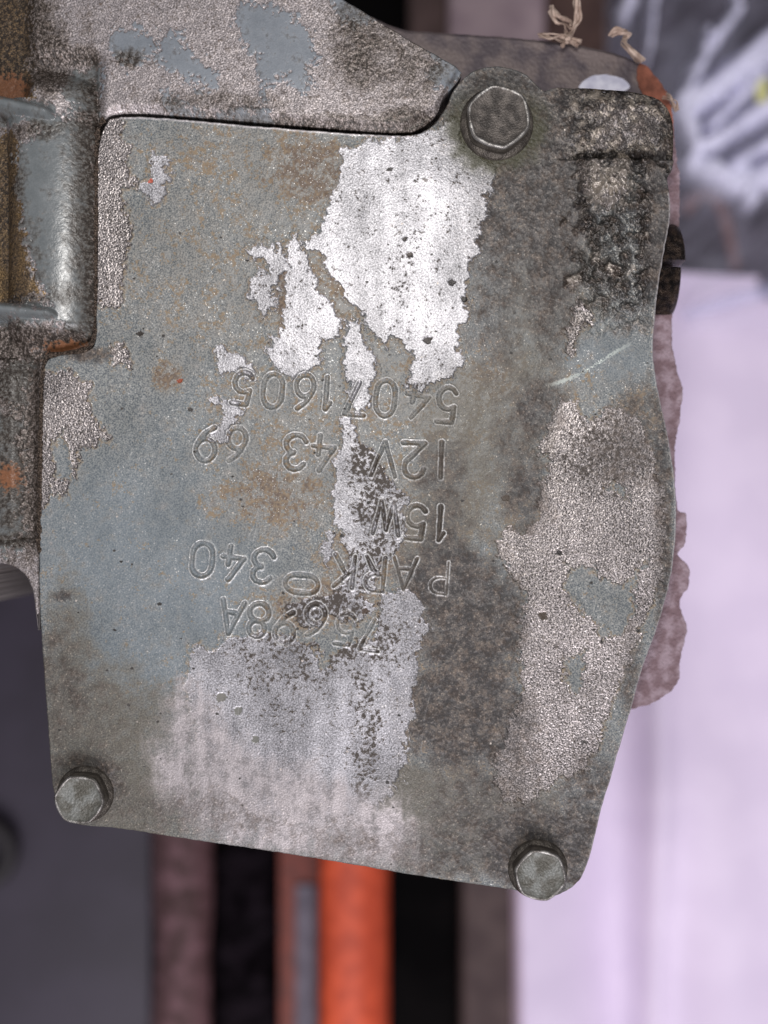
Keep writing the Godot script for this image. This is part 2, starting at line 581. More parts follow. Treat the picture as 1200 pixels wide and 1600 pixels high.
func make_plate_maps() -> void:
	var im := Image.create_empty(PW, PH, false, Image.FORMAT_L8)
	# 0 paint, 1 fine bare metal, 2 coarse bare metal, 3 dull metal
	var put := func(v: int, flat: Array) -> void: poly(im, PX, PY, v, flat)
	(put as Callable).call(1, [297, 1018, 320, 1008, 334, 1020, 349, 999, 405, 991, 459, 995, 488, 1010, 505, 1022, 526, 1024, 547, 1003, 588, 999, 597, 928, 626, 920, 655, 924, 659, 962, 667, 982, 661, 1012, 651, 1024, 649, 1066, 647, 1107, 638, 1137, 634, 1178, 630, 1207, 606, 1245, 560, 1275, 480, 1290, 400, 1270, 320, 1200, 292, 1087])
	(put as Callable).call(1, [535, 232, 575, 222, 640, 214, 690, 200, 712, 180, 725, 225, 745, 245, 770, 263, 773, 280, 762, 303, 757, 340, 748, 367, 745, 393, 732, 413, 728, 447, 733, 490, 717, 513, 720, 573, 700, 592, 680, 597, 660, 612, 625, 605, 645, 580, 637, 540, 613, 523, 600, 542, 583, 520, 568, 505, 545, 470, 520, 425, 497, 395, 478, 385, 480, 377, 493, 365, 505, 340, 512, 312, 528, 293, 535, 252])
	(put as Callable).call(1, [457, 370, 475, 377, 480, 413, 510, 470, 538, 493, 533, 520, 505, 540, 497, 573, 480, 580, 455, 590, 430, 575, 418, 548, 417, 523, 440, 530, 442, 493, 448, 437, 453, 385])
	(put as Callable).call(1, [540, 503, 567, 507, 570, 540, 587, 560, 590, 580, 583, 600, 575, 640, 558, 650, 550, 623, 543, 590, 537, 570])
	(put as Callable).call(1, [533, 650, 553, 647, 560, 700, 583, 700, 607, 747, 633, 777, 637, 840, 623, 867, 590, 880, 590, 920, 560, 930, 520, 925, 545, 890, 547, 870, 540, 853, 525, 817, 518, 780, 528, 747, 523, 723, 533, 687])
	(put as Callable).call(1, [505, 827, 518, 833, 522, 860, 510, 893, 503, 860])
	(put as Callable).call(1, [500, 930, 560, 925, 585, 950, 560, 975, 520, 960, 480, 985, 440, 960, 450, 940])
	(put as Callable).call(1, [235, 242, 267, 248, 263, 270, 267, 283, 252, 293, 257, 317, 240, 317, 230, 303, 217, 297, 217, 287, 235, 283])
	(put as Callable).call(1, [383, 390, 410, 378, 430, 383, 448, 400, 448, 423, 433, 440, 427, 480, 415, 505, 403, 480, 393, 460, 392, 433, 400, 425, 418, 430, 418, 410, 400, 408])
	(put as Callable).call(1, [340, 540, 360, 550, 395, 565, 402, 597, 380, 597, 370, 580, 340, 585])
	(put as Callable).call(1, [330, 620, 365, 620, 373, 640, 387, 640, 370, 655, 358, 685, 345, 702, 328, 685, 350, 650, 345, 635, 328, 630])
	(put as Callable).call(2, [170, 537, 183, 545, 195, 535, 195, 550, 207, 560, 205, 575, 190, 565, 172, 577, 178, 560])
	(put as Callable).call(2, [140, 193, 162, 170, 200, 190, 190, 210, 208, 230, 200, 247, 208, 277, 213, 297, 192, 290, 188, 307, 203, 333, 205, 367, 192, 400, 198, 423, 190, 443, 192, 470, 180, 480, 140, 477])
	(put as Callable).call(2, [54, 582, 72, 580, 102, 582, 126, 588, 129, 600, 144, 600, 141, 642, 150, 660, 168, 672, 171, 696, 159, 690, 156, 678, 138, 702, 120, 699, 123, 714, 120, 756, 111, 738, 115, 714, 102, 675, 93, 663, 90, 684, 81, 702, 87, 750, 102, 747, 108, 780, 90, 774, 78, 759, 72, 795, 50, 800])
	(put as Callable).call(2, [876, 622, 890, 622, 905, 650, 930, 655, 960, 635, 1000, 660, 1012, 690, 1022, 720, 1042, 800, 1036, 880, 1012, 960, 988, 1020, 962, 1080, 940, 1150, 915, 1200, 860, 1228, 825, 1252, 790, 1265, 772, 1207, 768, 1200, 777, 1186, 788, 1160, 791, 1123, 811, 1106, 818, 1053, 811, 1019, 815, 996, 811, 962, 822, 939, 816, 917, 797, 897, 782, 871, 783, 852, 788, 829, 825, 830, 839, 818, 850, 795, 846, 778, 849, 750, 862, 724, 859, 707, 843, 710, 840, 699, 850, 682, 862, 653])
	(put as Callable).call(2, [900, 462, 915, 470, 925, 500, 905, 520, 892, 560, 884, 558, 888, 520, 898, 490])
	(put as Callable).call(2, [905, 250, 930, 246, 965, 262, 975, 300, 950, 325, 925, 320, 905, 285])
	(put as Callable).call(2, [935, 165, 1000, 160, 1035, 185, 1030, 225, 960, 235, 915, 235, 925, 200])
	# paint left standing inside the bare patches
	(put as Callable).call(0, [887, 887, 924, 884, 935, 902, 981, 911, 1009, 874, 1012, 883, 992, 917, 989, 956, 978, 985, 958, 999, 938, 993, 935, 979, 910, 959, 893, 945, 882, 922])
	(put as Callable).call(0, [884, 1027, 910, 1021, 913, 1047, 910, 1087, 890, 1087, 883, 1058])
	(put as Callable).call(0, [938, 758, 967, 755, 986, 772, 984, 781, 961, 772])
	(put as Callable).call(0, [944, 1138, 972, 1145, 965, 1190, 945, 1194])
	(put as Callable).call(0, [497, 1003, 522, 1003, 518, 1045, 505, 1040])
	(put as Callable).call(0, [480, 390, 497, 395, 520, 425, 536, 458, 566, 490, 567, 503, 548, 506, 520, 480, 492, 430])
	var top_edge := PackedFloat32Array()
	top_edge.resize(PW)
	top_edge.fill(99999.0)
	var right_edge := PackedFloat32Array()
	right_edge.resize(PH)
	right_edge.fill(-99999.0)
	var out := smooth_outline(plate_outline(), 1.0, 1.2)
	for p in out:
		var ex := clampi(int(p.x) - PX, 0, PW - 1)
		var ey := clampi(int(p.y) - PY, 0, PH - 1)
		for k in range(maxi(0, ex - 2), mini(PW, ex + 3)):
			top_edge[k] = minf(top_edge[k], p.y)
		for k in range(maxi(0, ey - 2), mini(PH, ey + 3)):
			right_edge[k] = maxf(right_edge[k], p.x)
	var zone := im.get_data()
	var f_dark := field(PW, PH, PX, PY, [
		[800, 340, 80, 120, 0.85], [775, 500, 50, 90, 0.5], [870, 440, 45, 130, 0.75], [985, 380, 80, 140, 0.62], [815, 690, 50, 90, 0.45], [845, 630, 40, 50, 0.65], [830, 780, 40, 60, 0.55],
		[735, 990, 80, 120, 1.0], [720, 1120, 100, 80, 0.95], [800, 960, 30, 60, 0.6], [690, 900, 70, 50, 0.8], [970, 190, 110, 70, 0.75], [776, 188, 95, 85, 0.95], [690, 740, 45, 60, 0.6], [690, 830, 40, 60, 0.5], [1000, 660, 50, 70, 0.55],
		[152, 1222, 30, 30, 1.0], [140, 1225, 60, 50, 0.5], [850, 1310, 60, 28, 1.0], [795, 1350, 20, 36, 0.9], [110, 1150, 70, 120, 0.3], [860, 1330, 90, 70, 0.85], [760, 1290, 100, 80, 0.6], [640, 1330, 160, 40, 0.4], [930, 1250, 50, 90, 0.7], [1040, 830, 16, 220, 0.75], [990, 1060, 20, 90, 0.55], [90, 1060, 50, 100, 0.35],
		[135, 550, 40, 14, 0.8], [980, 720, 70, 50, 0.5], [880, 200, 60, 70, 0.95], [950, 150, 90, 30, 0.9], [1040, 200, 30, 60, 0.9], [950, 250, 110, 16, 1.0], [830, 260, 60, 60, 0.8], [870, 310, 60, 100, 0.9], [1025, 330, 30, 130, 0.8], [790, 1130, 50, 60, 0.7], [800, 1200, 60, 60, 0.5], [95, 930, 14, 10, 0.7], [300, 1270, 200, 40, 0.35]])
	var f_rust := field(PW, PH, PX, PY, [
		[490, 270, 70, 55, 1.0], [400, 240, 180, 60, 0.55], [260, 585, 28, 26, 0.95], [360, 420, 190, 150, 0.45], [440, 690, 130, 110, 0.55], [430, 780, 110, 60, 0.6], [555, 890, 60, 60, 0.75], [490, 945, 100, 40, 0.8], [775, 590, 60, 45, 0.85],
		[690, 760, 90, 90, 0.6], [445, 460, 16, 70, 0.85], [830, 820, 50, 60, 0.5], [730, 660, 70, 60, 0.5], [525, 450, 60, 70, 0.55], [1000, 640, 40, 40, 0.6], [620, 640, 70, 50, 0.5], [790, 290, 40, 50, 0.5], [600, 560, 60, 40, 0.5], [720, 1080, 90, 140, 0.6], [900, 600, 60, 40, 0.3], [620, 850, 80, 60, 0.6], [130, 548, 30, 10, 1.0]])
	var f_spot := field(PW, PH, PX, PY, [
		[595, 770, 45, 90, 0.85], [575, 890, 70, 40, 0.8], [560, 1000, 80, 50, 0.75], [572, 1150, 24, 110, 0.66], [470, 1020, 110, 40, 0.55], [590, 715, 40, 50, 0.8], [640, 400, 20, 90, 0.22], [480, 940, 90, 40, 0.9], [640, 620, 60, 40, 0.5], [440, 1070, 70, 60, 0.35], [950, 700, 70, 60, 0.55]])
	var f_pale := field(PW, PH, PX, PY, [
		[240, 900, 150, 160, 0.9], [150, 830, 120, 120, 0.6], [350, 740, 150, 150, 0.4], [330, 930, 120, 80, 0.6], [950, 560, 70, 40, 0.7], [800, 880, 50, 60, 0.6], [200, 1040, 120, 70, 0.6], [780, 740, 70, 50, 0.35], [820, 540, 20, 60, 0.5]])
	var f_dull := field(PW, PH, PX, PY, [
		[400, 1240, 130, 60, 1.0], [470, 1280, 170, 60, 1.0], [310, 1190, 80, 80, 0.9], [290, 1110, 45, 60, 0.6], [560, 1310, 110, 50, 0.8], [620, 1340, 60, 30, 0.5]])
	var f_olive := field(PW, PH, PX, PY, [
		[760, 690, 110, 130, 0.75], [800, 880, 50, 80, 0.45], [835, 480, 60, 150, 0.7], [690, 830, 60, 80, 0.7], [900, 430, 80, 80, 0.6], [140, 1170, 120, 140, 0.9], [250, 1250, 150, 70, 0.8], [100, 1020, 40, 120, 0.7], [700, 1280, 140, 90, 0.9], [640, 1250, 60, 60, 0.7], [800, 1290, 80, 80, 0.8], [250, 1120, 70, 60, 0.5], [520, 1340, 200, 30, 0.5]])
	var alb := PackedByteArray()
	alb.resize(PW * PH * 3)
	var orm := PackedByteArray()
	orm.resize(PW * PH * 3)
	var bump := PackedByteArray()
	bump.resize(PW * PH)
	plate_h.resize(PW * PH)
	for y in PH:
		for x in PW:
			var i := y * PW + x
			var k := y * NW + x
			var low := float(n_low[k]) / 255.0
			var mid := float(n_mid[k]) / 255.0
			var mid2 := float(n_mid[(NH - 1 - y) * NW + (NW - 1 - x)]) / 255.0
			var fine := float(n_fine[k]) / 255.0
			var fine2 := float(n_fine[(NH - 1 - y) * NW + x]) / 255.0
			var grain := float(n_grain[k]) / 255.0
			var grain2 := float(n_grain[y * NW + NW - 1 - x]) / 255.0
			var streak := float(n_streak[k]) / 255.0 - 0.5
			var wx := clampi(x + int((mid - 0.5) * 24.0 + (fine - 0.5) * 14.0), 0, PW - 1)
			var wy := clampi(y + int((mid2 - 0.5) * 24.0 + (fine2 - 0.5) * 14.0), 0, PH - 1)
			var z := int(zone[wy * PW + wx])
			var dark := float(f_dark[i]) / 255.0
			var rust := float(f_rust[i]) / 255.0
			var spot := float(f_spot[i]) / 255.0
			var pale := float(f_pale[i]) / 255.0
			var r: float
			var g: float
			var b: float
			var ro: float
			var me: float
			var bu := 0.5
			var hgt := (low - 0.5) * 2.0
			var d := groove[i] + (mid - 0.45) * 2.2
			var X := float(x + PX)
			var Y := float(y + PY)
			if z == 0:
				# paint, with fine dust of ochre and grey
				var t := (low - 0.5) * 0.5 + (mid - 0.5) * 0.35
				r = 114.0 + t * 46.0 + pale * 2.0
				g = 118.0 + t * 46.0 + pale * 6.0
				b = 118.0 + t * 46.0 + pale * 10.0
				var dust := clampf((grain - 0.47) * 5.0 + (fine - 0.5) * 2.0, -1.0, 1.0) * (1.0 - 0.7 * pale)
				r += dust * 28.0 + (grain2 - 0.5) * 36.0
				g += dust * 26.0 + (grain2 - 0.5) * 31.0
				b += dust * 22.0 + (grain2 - 0.5) * 24.0
				# ochre stains in clusters
				var o := clampf((rust * 0.95 + (mid2 - 0.5) * 1.5 + (fine2 - 0.5) * 1.5 + (grain2 - 0.5) * 0.9 + (low - 0.5) * 0.6 - 0.60) * 1.9, 0.0, 0.75)
				var ea := int(zone[wy * PW + clampi(wx + 5, 0, PW - 1)]) + int(zone[wy * PW + clampi(wx - 5, 0, PW - 1)]) + int(zone[clampi(wy + 5, 0, PH - 1) * PW + wx]) + int(zone[clampi(wy - 5, 0, PH - 1) * PW + wx])
				if ea > 0:
					o = maxf(o, clampf(0.30 + (fine - 0.5) * 1.6, 0.0, 0.7))
					hgt += 0.8
				var deep := clampf((rust - 0.5) * 1.8 + (fine - 0.5) * 2.2, 0.0, 1.0)
				var veil := clampf(rust * 0.62 + (mid - 0.5) * 0.5, 0.0, 0.6)
				r = lerpf(r, 134.0 + (grain - 0.5) * 70.0, veil)
				g = lerpf(g, 127.0 + (grain - 0.5) * 66.0, veil)
				b = lerpf(b, 117.0 + (grain - 0.5) * 60.0, veil)
				r = lerpf(r, lerpf(138.0, 88.0, deep), o)
				g = lerpf(g, lerpf(115.0, 70.0, deep), o)
				b = lerpf(b, lerpf(86.0, 57.0, deep), o)
				ro = 0.43 + (grain - 0.5) * 0.3 + o * 0.2
				me = 0.0
				hgt += 1.1 + (mid - 0.5) * 1.2
				bu = 0.62 + (grain - 0.5) * 0.34 + (fine - 0.5) * 0.25
				# pinpricks of metal through it
				if grain2 + (fine - 0.5) * 0.5 > 0.83 - pale * 0.0 and low > 0.4:
					r = 190.0; g = 190.0; b = 188.0; me = 0.8; ro = 0.35; bu -= 0.2
			else:
				var c := 0.0 if z == 1 else 1.0
				var gr := (grain - 0.5) * 1.3 + (grain2 - 0.5) * 0.7
				r = lerpf(160.0, 156.0, c) + gr * lerpf(84.0, 165.0, c) + (mid - 0.5) * 30.0 + (low - 0.5) * 50.0 + streak * lerpf(34.0, 20.0, c)
				g = r * lerpf(0.995, 0.962, c)
				b = r * lerpf(1.015, 0.95, c)
				ro = lerpf(0.45, 0.40, c) + (grain2 - 0.5) * lerpf(0.25, 0.4, c)
				me = lerpf(0.74, 0.9, c)
				bu = 0.5 + (grain - 0.5) * lerpf(0.36, 0.9, c) + (fine2 - 0.5) * lerpf(0.1, 0.25, c)
				hgt += (fine - 0.5) * lerpf(0.2, 0.6, c)
				# pits and spatter left in the metal
				var s := clampf((spot * 0.75 + (fine - 0.5) * 1.5 + (grain - 0.5) * 0.9 + (mid2 - 0.5) * 0.9 - 0.58) * 9.0, 0.0, 1.0)
				if c > 0.5:
					s = maxf(s, clampf((fine2 * 0.6 + grain * 0.4 + spot * 0.2 - 0.63) * 9.0, 0.0, 1.0) * 0.75)
				elif mid * 0.5 + fine2 * 0.5 > 0.75:
					s = maxf(s, 0.5)
				r = lerpf(r, 66.0, s); g = lerpf(g, 59.0, s); b = lerpf(b, 53.0, s)
				me = lerpf(me, 0.15, s)
				ro = lerpf(ro, 0.6, s)
				bu += s * 0.25
			# brownish film over the paint, darkened for light fall-off, and rubbed dull metal, along the bottom
			var ol := clampf(float(f_olive[i]) / 255.0 * 1.2 + (mid - 0.5) * 0.8 + (fine2 - 0.5) * 0.4 - 0.15, 0.0, 0.9)
			if z != 0:
				ol *= 0.2
			r = lerpf(r, 97.0 + (grain - 0.5) * 38.0, ol); g = lerpf(g, 93.0 + (grain - 0.5) * 38.0, ol); b = lerpf(b, 84.0 + (grain - 0.5) * 32.0, ol)
			var du := clampf(float(f_dull[i]) / 255.0 * 1.35 + (mid - 0.5) * 0.7 + streak * 0.7 + (fine - 0.5) * 0.5 - 0.30, 0.0, 1.0)
			if du > 0.0:
				var stain := clampf((mid2 + (fine2 - 0.5) * 0.6 - 0.55) * 6.0, 0.0, 1.0) * 0.45 + spot * 0.5 * clampf((fine - 0.45) * 4.0, 0.0, 1.0)
				var dr := 168.0 + (grain - 0.5) * 56.0 + (mid - 0.5) * 14.0 + streak * 36.0 - stain * 55.0
				r = lerpf(r, dr, du); g = lerpf(g, dr * 0.966, du); b = lerpf(b, dr * 0.968, du)
				me = lerpf(me, 0.65 * (1.0 - stain), du)
				ro = lerpf(ro, 0.5, du)
				bu = lerpf(bu, 0.5 + (grain - 0.5) * 0.4, du)
				hgt = lerpf(hgt, (low - 0.5) * 2.0, du)
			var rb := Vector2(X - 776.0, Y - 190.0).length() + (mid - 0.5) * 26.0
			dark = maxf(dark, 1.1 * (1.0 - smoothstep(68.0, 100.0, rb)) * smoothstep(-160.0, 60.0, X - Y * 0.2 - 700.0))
			# oily grime that lies over everything where it has gathered
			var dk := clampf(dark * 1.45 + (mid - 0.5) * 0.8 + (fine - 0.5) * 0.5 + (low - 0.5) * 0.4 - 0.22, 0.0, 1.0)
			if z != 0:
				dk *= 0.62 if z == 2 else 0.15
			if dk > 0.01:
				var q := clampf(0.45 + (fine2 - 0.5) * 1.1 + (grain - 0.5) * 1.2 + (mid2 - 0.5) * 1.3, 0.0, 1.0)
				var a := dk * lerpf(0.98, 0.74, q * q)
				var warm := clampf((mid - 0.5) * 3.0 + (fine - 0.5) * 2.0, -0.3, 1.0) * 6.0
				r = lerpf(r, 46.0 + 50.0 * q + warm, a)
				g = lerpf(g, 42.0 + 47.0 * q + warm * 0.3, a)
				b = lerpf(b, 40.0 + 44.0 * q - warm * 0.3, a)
				if grain2 + (fine2 - 0.5) * 0.6 > 0.84:
					r += 50.0; g += 47.0; b += 43.0
				me *= 1.0 - a * 0.8
				ro = lerpf(ro, 0.42 + 0.25 * fine, a)
				hgt += dk * (fine2 - 0.4) * 1.1
				bu = lerpf(bu, 0.5 + (fine2 - 0.5) * 0.35 + (grain - 0.5) * 0.45, dk * 0.7)
			# punched characters: groove with a raised burr
			if d < 14.0:
				var uneven := clampf(0.25 + 1.5 * low + (mid2 - 0.5) * 1.2, 0.35, 1.25)
				var cut := (1.0 - smoothstep(0.8, 4.6, d)) * uneven
				var bur := exp(-pow((d - 5.0) / 1.4, 2.0)) * uneven
				hgt += -2.3 * cut + 1.1 * bur
				bu += -0.15 * cut + 0.18 * bur
				var dirt := cut * (0.03 + 0.6 * clampf(dark * 1.4 + spot * 0.3 + smoothstep(590.0, 680.0, X) * 0.35, 0.0, 1.0)) * (0.5 + fine)
				dirt = maxf(dirt, exp(-pow((d - 3.2) / 1.2, 2.0)) * (0.20 + 0.3 * clampf(dark * 2.0, 0.0, 1.0)) * (0.4 + fine))
				r = lerpf(r, 62.0, dirt); g = lerpf(g, 55.0, dirt); b = lerpf(b, 48.0, dirt)
				var shine := bur * clampf((fine + grain2 - 0.50) * 2.0, 0.0, 0.9)  # light caught on the burr, painted into the colour
				r = lerpf(r, 196.0, shine); g = lerpf(g, 196.0, shine); b = lerpf(b, 194.0, shine)
				me = lerpf(me, 0.85, shine)
			# long pale scratch by the right edge
			var sx := (X - 855.0) / 135.0
			if sx > -0.1 and sx < 1.05:
				var off := absf(Y - (602.0 - 62.0 * sx + 5.0 * sin(sx * 5.0)) + (fine - 0.5) * 3.0)
				if off < 4.5 and grain + fine * 0.5 > 0.62 - 0.2 * sin(sx * 9.0):
					var a := (1.0 - smoothstep(1.5, 4.5, off)) * smoothstep(-0.1, 0.15, sx) * (1.0 - smoothstep(0.75, 1.05, sx))
					a *= 0.75
					r = lerpf(r, 188.0, a); g = lerpf(g, 196.0, a); b = lerpf(b, 188.0, a)
			# crust of baked grime towards the upper right corner
			var cx := clampf((X - 892.0 + (mid - 0.5) * 70.0 + (low - 0.5) * 40.0) / 34.0, 0.0, 1.0) * clampf((535.0 - Y) / 70.0, 0.0, 1.0) * (1.0 - smoothstep(1000.0, 1030.0, X))
			if cx > 0.0 and Y > 236.0:
				var lump := clampf(float(n_cell[clampi(y + int((mid2 - 0.5) * 60.0 + (fine2 - 0.5) * 16.0), 0, NH - 1) * NW + clampi(x + int((mid - 0.5) * 60.0 + (fine - 0.5) * 16.0), 0, NW - 1)]) / 255.0 * 1.5, 0.0, 1.0)
				var big := smoothstep(0.35, 0.65, mid + (low - 0.5) * 0.3)
				var hh := cx * (3.0 + 15.0 * sqrt(lump) * big + 1.5 * (fine - 0.5)) * (1.0 - smoothstep(330.0, 520.0, Y) * 0.4)
				hgt += hh
				hgt += cx * 9.0 * exp(-pow((X - 945.0) / 36.0, 4.0) - pow((Y - 288.0) / 34.0, 4.0))
				var crack := 1.0 - smoothstep(0.02, 0.16, lump)
				var chip := cx * maxf(smoothstep(0.62, 0.85, lump * 0.7 + (grain - 0.5) * 0.7 + (mid2 - 0.5) * 1.5), exp(-pow((X - 945.0 - 20.0 * (mid - 0.5)) / 36.0, 4.0) - pow((Y - 288.0) / 34.0, 4.0)) * smoothstep(0.30, 0.50, fine * 0.5 + mid2 * 0.5) * 1.25)
				r = lerpf(r * (1.0 - crack * cx * 0.42), 170.0, chip * 0.75)
				g = lerpf(g * (1.0 - crack * cx * 0.42), 162.0, chip * 0.75)
				b = lerpf(b * (1.0 - crack * cx * 0.42), 152.0, chip * 0.75)
				bu = lerpf(bu, 0.5 + (fine - 0.5) * 0.25 + (grain2 - 0.5) * 0.7, cx * 0.8)
				ro = lerpf(ro, 0.36, cx)
				me = lerpf(me, 0.45, cx * 0.7)
			# lug above the plate, lumpy as well
			if X > 850.0 and Y < 250.0:
				var cl := smoothstep(850.0, 930.0, X)
				hgt -= cl * 20.0 * clampf(pow(absf(X - 945.0) / 108.0, 4.0) * smoothstep(900.0, 960.0, X) + pow(absf(Y - 198.0) / 64.0, 3.0), 0.0, 1.2)
				hgt += cl * ((mid - 0.5) * 17.0 + (fine2 - 0.5) * 1.5)
				var pale_chip := cl * smoothstep(0.5, 0.72, mid2 + (grain - 0.5) * 0.7)  # pale chips scattered over the lug
				r = lerpf(r, 160.0, pale_chip * 0.7); g = lerpf(g, 150.0, pale_chip * 0.7); b = lerpf(b, 136.0, pale_chip * 0.7)
				ro = lerpf(ro, 0.4, cl)
				me = lerpf(me, 0.4, cl * 0.6)
			if X > 885.0 and X < 1062.0 and Y > 225.0 and Y < 300.0:
				var gd := absf(Y - (243.0 + 0.02 * (X - 895.0) + pow(maxf(0.0, X - 1005.0), 2.0) * 0.018) + (mid - 0.5) * 30.0 + (low - 0.5) * 30.0 + (fine - 0.5) * 6.0)
				var gv := exp(-pow(gd / 4.2, 2.0)) * smoothstep(885.0, 905.0, X)
				gv *= 0.45 + 0.55 * smoothstep(0.35, 0.6, mid2)
				hgt -= 8.0 * gv
				r = lerpf(r, 30.0, gv * 0.9); g = lerpf(g, 27.0, gv * 0.9); b = lerpf(b, 25.0, gv * 0.9)
				me *= 1.0 - gv
			# olive residue round the top bolt
			var ring := exp(-pow((rb - 62.0) / 17.0, 2.0)) * smoothstep(-60.0, 15.0, Y - 185.0)
			r = lerpf(r, 44.0 + 30.0 * grain, ring * 0.9); g = lerpf(g, 43.0 + 30.0 * grain, ring * 0.9); b = lerpf(b, 26.0 + 22.0 * grain, ring * 0.85)
			me *= 1.0 - ring * 0.8
			# worn arris along the top and right-hand edge, chamfer highlight painted in
			var worn_lit_edge := 0.0
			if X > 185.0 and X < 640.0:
				worn_lit_edge = 1.0 - smoothstep(1.5, 5.0, Y - top_edge[x])
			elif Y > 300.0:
				worn_lit_edge = 1.0 - smoothstep(1.5, 4.0, right_edge[y] - X)
			if worn_lit_edge > 0.0:
				worn_lit_edge *= clampf(0.35 + fine * 1.0, 0.0, 0.95)
				r = lerpf(r, 208.0, worn_lit_edge); g = lerpf(g, 203.0, worn_lit_edge); b = lerpf(b, 204.0, worn_lit_edge)
				me = lerpf(me, 0.6, worn_lit_edge)
			alb[i * 3] = clampi(int(r), 0, 255)
			alb[i * 3 + 1] = clampi(int(g), 0, 255)
			alb[i * 3 + 2] = clampi(int(b), 0, 255)
			orm[i * 3] = 255
			orm[i * 3 + 1] = clampi(int(ro * 255.0), 0, 255)
			orm[i * 3 + 2] = clampi(int(me * 255.0), 0, 255)
			bump[i] = clampi(int(bu * 255.0), 0, 255)
			plate_h[i] = hgt
	# dents, chips and stuck specks: [x, y, radius, red, green, blue]
	for s in [[668, 531, 6, 50, 44, 40], [706, 441, 5, 40, 36, 34], [726, 467, 5, 44, 40, 36], [640, 398, 5, 70, 62, 56], [632, 373, 4, 60, 54, 50], [872, 863, 5, 40, 36, 34], [790, 778, 6, 70, 60, 50], [848, 962, 7, 70, 60, 50], [236, 283, 4, 170, 80, 60], [218, 522, 5, 50, 44, 40], [280, 595, 4, 140, 66, 40], [345, 1090, 8, 118, 116, 110], [372, 1110, 7, 114, 114, 108], [398, 1155, 6, 112, 112, 106], [570, 955, 5, 70, 55, 45]]:
		for y in range(int(s[1] - s[2] - 3 - PY), int(s[1] + s[2] + 4 - PY)):
			for x in range(int(s[0] - s[2] - 3 - PX), int(s[0] + s[2] + 4 - PX)):
				var dd := Vector2(x + PX - s[0], (y + PY - s[1]) * 1.2).length() + (float(n_fine[y * NW + x]) / 255.0 - 0.5) * 6.0
				if dd < s[2]:
					var i := y * PW + x
					for c in 3:
						alb[i * 3 + c] = int(s[3 + c])
					orm[i * 3 + 2] = 20
					plate_h[i] -= 0.8
	# hairline scratches, stray specks, and tiny pale glints painted in
	for n in 70:
		var p := Vector2(rng.randf_range(40, PW - 60), rng.randf_range(90, PH - 60))
		var dir := Vector2.from_angle(rng.randf_range(-0.35, 0.35) + (PI / 2 if n % 3 else 0.6))
		var pale_line := rng.randf() < 0.6
		var bend := rng.randf_range(-0.004, 0.004)
		for t in rng.randi_range(20, 110):
			p += dir
			dir = dir.rotated(bend)
			if rng.randf() < 0.25:
				continue
			var q := Vector2i(p)
			if q.x < 1 or q.y < 1 or q.x >= PW - 1 or q.y >= PH - 1:
				break
			var i := q.y * PW + q.x
			for c in 3:
				alb[i * 3 + c] = int(lerpf(alb[i * 3 + c], 176.0 if pale_line else 62.0, 0.35))
			bump[i] = maxi(0, bump[i] - 25)
	for n in 230:
		var p := Vector2i(rng.randi_range(30, PW - 40), rng.randi_range(90, PH - 40))
		var rad := rng.randf_range(0.7, 2.6) if n % 9 else rng.randf_range(2.0, 4.5)
		var tone := rng.randf_range(36.0, 62.0) if n % 4 else rng.randf_range(170.0, 225.0)
		if tone > 100.0:
			rad = minf(rad, 1.6)
		for y in range(-5, 6):
			for x in range(-5, 6):
				if Vector2(x, y * 1.3).length() + rng.randf_range(-0.6, 0.6) < rad:
					var i := (p.y + y) * PW + p.x + x
					alb[i * 3] = int(tone); alb[i * 3 + 1] = int(tone * 0.95); alb[i * 3 + 2] = int(tone * 0.9)
					orm[i * 3 + 2] = 10 if tone < 100.0 else 160
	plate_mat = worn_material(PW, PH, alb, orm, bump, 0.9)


# lower rim of the cast deck above the plate
func lip(x: float) -> float:
	if x < 160.0:
		return 190.0
	if x < 190.0:
		return lerpf(190.0, 177.0, (x - 160.0) / 30.0)
	if x < 250.0:
		return lerpf(177.0, 179.0, (x - 190.0) / 60.0)
	if x < 400.0:
		return lerpf(179.0, 190.0, (x - 250.0) / 150.0)
	if x < 560.0:
		return lerpf(190.0, 203.0, (x - 400.0) / 160.0)
	if x < 630.0:
		return lerpf(203.0, 206.0, (x - 560.0) / 70.0)
	if x < 680.0:
		return lerpf(206.0, 178.0, (x - 630.0) / 50.0)
	return lerpf(178.0, 110.0, (x - 680.0) / 40.0)


func f2_of(X: float, Y: float) -> float:
	return absf(Y - (486.0 + 0.1 * X)) / (13.0 * (1.0 - 0.45 * smoothstep(50.0, 112.0, X)))


